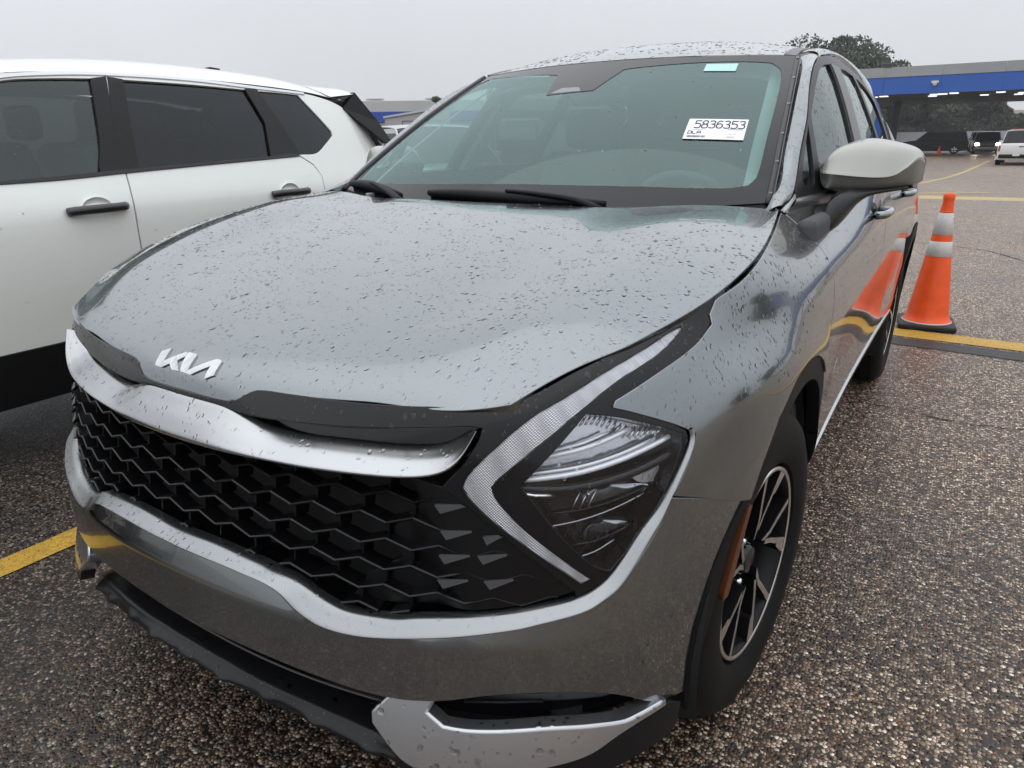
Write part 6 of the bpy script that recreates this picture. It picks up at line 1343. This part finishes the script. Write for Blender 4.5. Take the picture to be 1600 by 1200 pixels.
# ================================================================== LEFT BACKGROUND
def left_bg():
    u_ = np.array([.82, .57]); n_ = np.array([-.57, .82])
    o = empty('office_building', 'low building with a royal blue band seen between the two near cars', 'building', None, (-50, 55, 0), math.atan2(.57, .82))
    BW2 = M('office_wall', (.50, .50, .49), .7, noise=(.4, .05)); BL = M('office_blue', (.012, .06, .36), .45)
    box('wall', (10, 3, 1.6), (40, 6, 3.2), BW2, o); box('blue_band', (10, -.05, 3.55), (40.2, .3, 1.0), BL, o); box('parapet', (10, 3, 4.55), (40, 6.2, 1.0), BW2, o)
    box('roof_unit', (12.5, 3, 5.6), (4, 2, 1.1), M('roof_unit_grey', (.5, .5, .5), .6), o); box('roof_unit_louvre', (11.0, 1.96, 5.6), (.9, .05, .8), M('louvre_dark', (.10, .10, .11), .6), o)
    for x in (-.8, 5.2): 
        fix_normals(mk('roof_dome', *lathe([(0, .9), (.10, .95), (.14, .9), (.2, .5), (.26, 0)], 20, 'z', (x, 2.0, 5.25)), MATS['roof_unit_grey'], o))
    t_ = empty('portable_office', 'grey flat-sided cabin with a sloping roof edge behind the white SUV', 'cabin', None, (-20.5, 23.6, 0), math.atan2(1.33, 1.6))
    TW = M('cabin_grey', (.42, .41, .41), .6, noise=(1, .04))
    v, f = prism([(-.3, .5), (2.5, .5), (2.5, 2.62), (-.3, 2.22)], 0, 2.6, lambda a, b, w_: (a, w_, b)); fix_normals(mk('wall', v, f, TW, t_, False))
    v, f = prism([(-.36, 2.22), (2.56, 2.64), (2.56, 2.72), (-.36, 2.30)], -.06, 2.66, lambda a, b, w_: (a, w_, b)); fix_normals(mk('roof', v, f, M('cabin_roof', (.55, .55, .55), .5), t_, False))
    SM = M('seam_dark', (.08, .08, .08), .6)
    for a, b in (((.45, 1.2), (.45, 2.1)), ((.45, 2.1), (2.3, 2.1)), ((-.2, 1.85), (1.2, 1.85))):
        c = ((a[0]+b[0])/2, -.008, (a[1]+b[1])/2); box('panel_joint', c, (max(.025, abs(a[0]-b[0])), .012, max(.025, abs(a[1]-b[1]))), SM, t_)
    for x in (0, 1.1, 2.2): box('foot', (x, 1.3, .25), (.2, 2.2, .5), SM, t_)
    tree('narrow bright green shrub in front of the blue band, left of the pair', (-27.9, 32.6, 0), 3.25, 1.05, 16, .08, 3600, FOLL, 21, 'shrub', 'evergreen_shrub', (.3, 1.)); tree('narrow bright green shrub next to the windscreen pillar, right of the pair', (-29.3, 38.2, 0), 4.3, 1.5, 16, .09, 3800, FOLL, 22, 'shrub', 'evergreen_shrub', (.3, 1.))
    # golf-cart roof glimpsed through the glass
    gc = empty('golf_cart', 'white-roofed golf cart glimpsed through the windscreen', 'golf cart', None, (-8.2, 14.2, 0), R(30))
    rf = mk('roof', *boxm((0, 0, 1.70), (1.15, 1.7, .07)), WHT, gc); bevel_obj(rf, .03, 2); bd = mk('body', *boxm((0, -.1, .55), (1.15, 2.1, .42)), WHT, gc); bevel_obj(bd, .08, 2); box('bench', (0, .15, .86), (1.0, .5, .22), SEAT, gc, .05); box('bench_back', (0, .42, 1.12), (1.0, .12, .35), SEAT, gc, .05)
    for x in (-.5, .5):
        for y in (-.75, .75): box('roof_post', (x, y, 1.2), (.04, .04, .95), SATINB, gc)
        for y in (-.75, .70): simple_wheel(gc, x*1.02, y, .23, .18, 1 if x > 0 else -1)
left_bg()
# palms to the right of the picture, seen only as reflections in the windows
def palm(loc, h_, seed, label):
    r_ = random.Random(seed); o = empty('palm_tree', label, 'palm tree', 'palms beyond the right edge', loc)
    fix_normals(mk('trunk', *tube_vf([(0, 0, 0), (.1, 0, h_*.5), (0, .1, h_)], [.30, .24, .20], 10), BARK, o))
    V = []; F = []
    for k in range(46):
        a = r_.uniform(0, 2*math.pi); el = r_.uniform(-.9, 1.1); L_ = r_.uniform(1.7, 2.3); d = np.array([math.cos(a)*math.cos(el), math.sin(a)*math.cos(el), math.sin(el)]); s_ = unit(np.cross(d, (0, 0, 1)))
        base = np.array([0, .1, h_])+d*.2; mid = base+d*L_*.55
        for j in range(11):
            b_ = (j-5)/5*.95; dd = unit(d*math.cos(b_)+s_*math.sin(b_)); e_ = mid+dd*L_*.55+np.array([0, 0, -.35*abs(b_)-.25]); n0 = len(V); w2 = unit(np.cross(dd, (0, 0, 1)))*.05
            V += [mid, mid+dd*L_*.25+w2, e_, mid+dd*L_*.25-w2]; F.append((n0, n0+1, n0+2, n0+3))
        n0 = len(V); V += [base-s_*.03, base+s_*.03, mid+s_*.02, mid-s_*.02]; F.append((n0, n0+1, n0+2, n0+3))
    mk('crown', V, F, FOL1, o, False)
for (x, y, h_, sd, lb) in ((34, 17.5, 7.2, 1, 'left fan palm mirrored in the front window of the white SUV'), (36, 22.5, 6.9, 2, 'middle fan palm mirrored in the front window of the white SUV'), (46, 21, 7.6, 3, 'furthest fan palm mirrored in the front window of the white SUV')): palm((x, y, 0), h_, sd, lb)
tree('dark oak outside the picture on the right, mirrored in the car flanks', (52, 62, 0), 10, 16, 40, .4, 9000, FOL1, 31)
tree('second dark oak outside the picture on the right, mirrored in the car flanks', (60, 30, 0), 9, 15, 40, .4, 9000, FOL1, 32)
# ================================================================== WATER DROPS

def water_mat():
    m = bpy.data.materials.new('water_drops'); m.use_nodes = True; b = m.node_tree.nodes['Principled BSDF']
    b.inputs['Base Color'].default_value = (1, 1, 1, 1); b.inputs['Transmission Weight'].default_value = 1; b.inputs['IOR'].default_value = 1.33; b.inputs['Roughness'].default_value = 0
    return m
WATER = water_mat()
DR = np.random.RandomState(11)
def drops(o, n, rmed=.0017, smax=.0048, up=.25, keep=None, stretch=1.35, run=0, hgt=.20):
    """rain beads resting on a panel: flattened domes, a little longer down the slope"""
    me = o.data; nv = len(me.vertices); co = np.empty(nv*3); me.vertices.foreach_get('co', co); co = co.reshape(-1, 3)
    me.calc_loop_triangles(); T = np.empty(len(me.loop_triangles)*3, int); me.loop_triangles.foreach_get('vertices', T); T = T.reshape(-1, 3)
    A, B, C_ = co[T[:, 0]], co[T[:, 1]], co[T[:, 2]]; nn = np.cross(B-A, C_-A); ar = np.linalg.norm(nn, axis=1)/2; nu_ = nn/np.maximum(ar*2, 1e-12)[:, None]
    w_ = ar*(nu_[:, 2] > up)
    if keep is not None: w_ = w_*keep((A+B+C_)/3)
    if w_.sum() <= 0: return None
    k = DR.choice(len(T), n, p=w_/w_.sum()); a, b = DR.rand(n), DR.rand(n); f = a+b > 1; a[f], b[f] = 1-a[f], 1-b[f]
    P = A[k]+(B-A)[k]*a[:, None]+(C_-A)[k]*b[:, None]; N_ = nu_[k]
    # patchy: some places beaded closely, some nearly clear
    cell = np.sin(P[:, 0]*23+3*np.sin(P[:, 1]*17))*np.sin(P[:, 1]*29+2*np.sin(P[:, 0]*13)); ok = DR.rand(n) < .55+.45*cell; P, N_ = P[ok], N_[ok]; n = len(P)
    r_ = np.clip(rmed*np.exp(DR.normal(0, .48, n)), .0006, smax)
    g_ = np.array([0, 0, -1.]); d = g_-N_*(N_@g_)[:, None]; L_ = np.linalg.norm(d, axis=1); d = np.where(L_[:, None] > .02, d/np.maximum(L_, 1e-6)[:, None], unit(np.cross(N_, (1., 0, 0))))
    an = DR.normal(0, .35, n)+np.where(DR.rand(n) < .25, DR.uniform(-1.5, 1.5, n), 0); s = np.cross(N_, d); d2 = d*np.cos(an)[:, None]+s*np.sin(an)[:, None]; s2 = np.cross(N_, d2)
    el = 1+(stretch-1)*DR.uniform(0, 1.6, n); wob = DR.uniform(.82, 1.18, (n, 8))
    ring = np.arange(8)*math.pi/4; V = np.zeros((n, 17, 3))
    for j, (rr_, hh) in enumerate(((1., -.02), (.72, .68))):
        for q in range(8):
            V[:, j*8+q] = P+d2*(r_*rr_*el*math.cos(ring[q])*wob[:, q])[:, None]+s2*(r_*rr_*math.sin(ring[q])*wob[:, q])[:, None]+N_*(r_*hgt*hh)[:, None]
    V[:, 16] = P+N_*(r_*hgt)[:, None]
    base = np.array([(q, (q+1) % 8, 8+(q+1) % 8, 8+q) for q in range(8)]); tri = np.array([(8+q, 8+(q+1) % 8, 16) for q in range(8)])
    F = []
    off_ = np.arange(n)*17
    Fq = (base[None]+off_[:, None, None]).reshape(-1, 4).tolist(); Ft = (tri[None]+off_[:, None, None]).reshape(-1, 3).tolist()
    m = mk('water_drops', V.reshape(-1, 3), Fq+Ft, WATER, o); m['kind'] = 'stuff'; return m
def parts(nm): return [c for c in CAR.children if c.name.split('.')[0] == nm]
drops(hood, 8500, .0015, .0046); drops(hood, 9000, .0009, .002)
drops(hood, 2600, .0017, .004, keep=lambda c: (np.abs(c[:, 0]) > .52)*1.)
near = lambda c: (c[:, 0] > -.2)*1.
for o in parts('fender'): drops(o, 1500, .0017, .004, up=.30)
for o in parts('roof'): drops(o, 5000, .003, .008, up=.5, keep=lambda c: (c[:, 1] < 3.2)*1.)
for o in parts('grille_wing'): drops(o, 420, .0019, .004, up=.3)
for o in parts('grille_foot_strip'): drops(o, 700, .0017, .0035, up=.25)
for o in parts('nose_panel'): drops(o, 1100, .0020, .0042, up=.12, keep=lambda c: (c[:, 2] > .80)*1.)
for o in parts('a_pillar'): drops(o, 700, .0015, .003, up=.2)
for o in parts('cant_rail'): drops(o, 400, .0022, .004, up=.3)
for o in parts('corner_skid'): drops(o, 130, .0024, .006, up=.2)
for o in parts('door_mirror'): drops(o, 160, .0012, .002, up=.0)
for o in parts('bumper'): drops(o, 300, .0012, .0025, up=-.12, keep=lambda c: (c[:, 2] > .44)*(c[:, 2] < .56)*(np.abs(c[:, 0]) > .5)*1.)
for o in NEARSIDE[:8]: drops(o, 160, .0013, .003, up=-.2)
for o in parts('windscreen'): drops(o, 260, .0018, .004, up=.2)
for o in parts('door_glass')[:1]+parts('door_glass')[2:3]: drops(o, 800, .0016, .0035, up=.0, stretch=1.8)
for o in parts('headlamp'): drops(o, 130, .0016, .003, up=.05)
for o in parts('front_lip'): drops(o, 260, .0018, .004, up=.3)
for o in parts('front_door'): drops(o, 500, .0013, .0025, up=.02, keep=lambda c: (c[:, 2] > .9)*1.)
# a few rivulets wandering down the hood
def rivulet(u, v, n, seed):
    r_ = random.Random(seed); pts = []
    for k in range(n):
        u += r_.uniform(-.008, .008)+.001; v -= .0045
        if v < .035: break
        p = hood_pt([u], [v])[0]; pts.append(p+[0, 0, .0002])
    if len(pts) > 3:
        q = catmull(np.array(pts), .004); m = tube('rivulet', q, np.linspace(.0005, .0009, len(q)), WATER, hood, seg=6, flat=.4); m['kind'] = 'stuff'


# thin drizzle haze over the lot
v_, f_ = boxm((0, 95, 10.5), (260, 330, 26)); f_ = [tuple(q) for q in f_]
hz = mk('haze', v_, f_, None, None, False); hm = bpy.data.materials.new('haze'); hm.use_nodes = True; hm.node_tree.nodes.clear()
pv = N(hm.node_tree, 'ShaderNodeVolumePrincipled'); pv.inputs['Color'].default_value = (.93, .95, .98, 1); pv.inputs['Density'].default_value = .0007; pv.inputs['Anisotropy'].default_value = .2
ho = N(hm.node_tree, 'ShaderNodeOutputMaterial'); hm.node_tree.links.new(pv.outputs[0], ho.inputs['Volume']); hz.data.materials.append(hm); hz['kind'] = 'stuff'; fix_normals(hz)
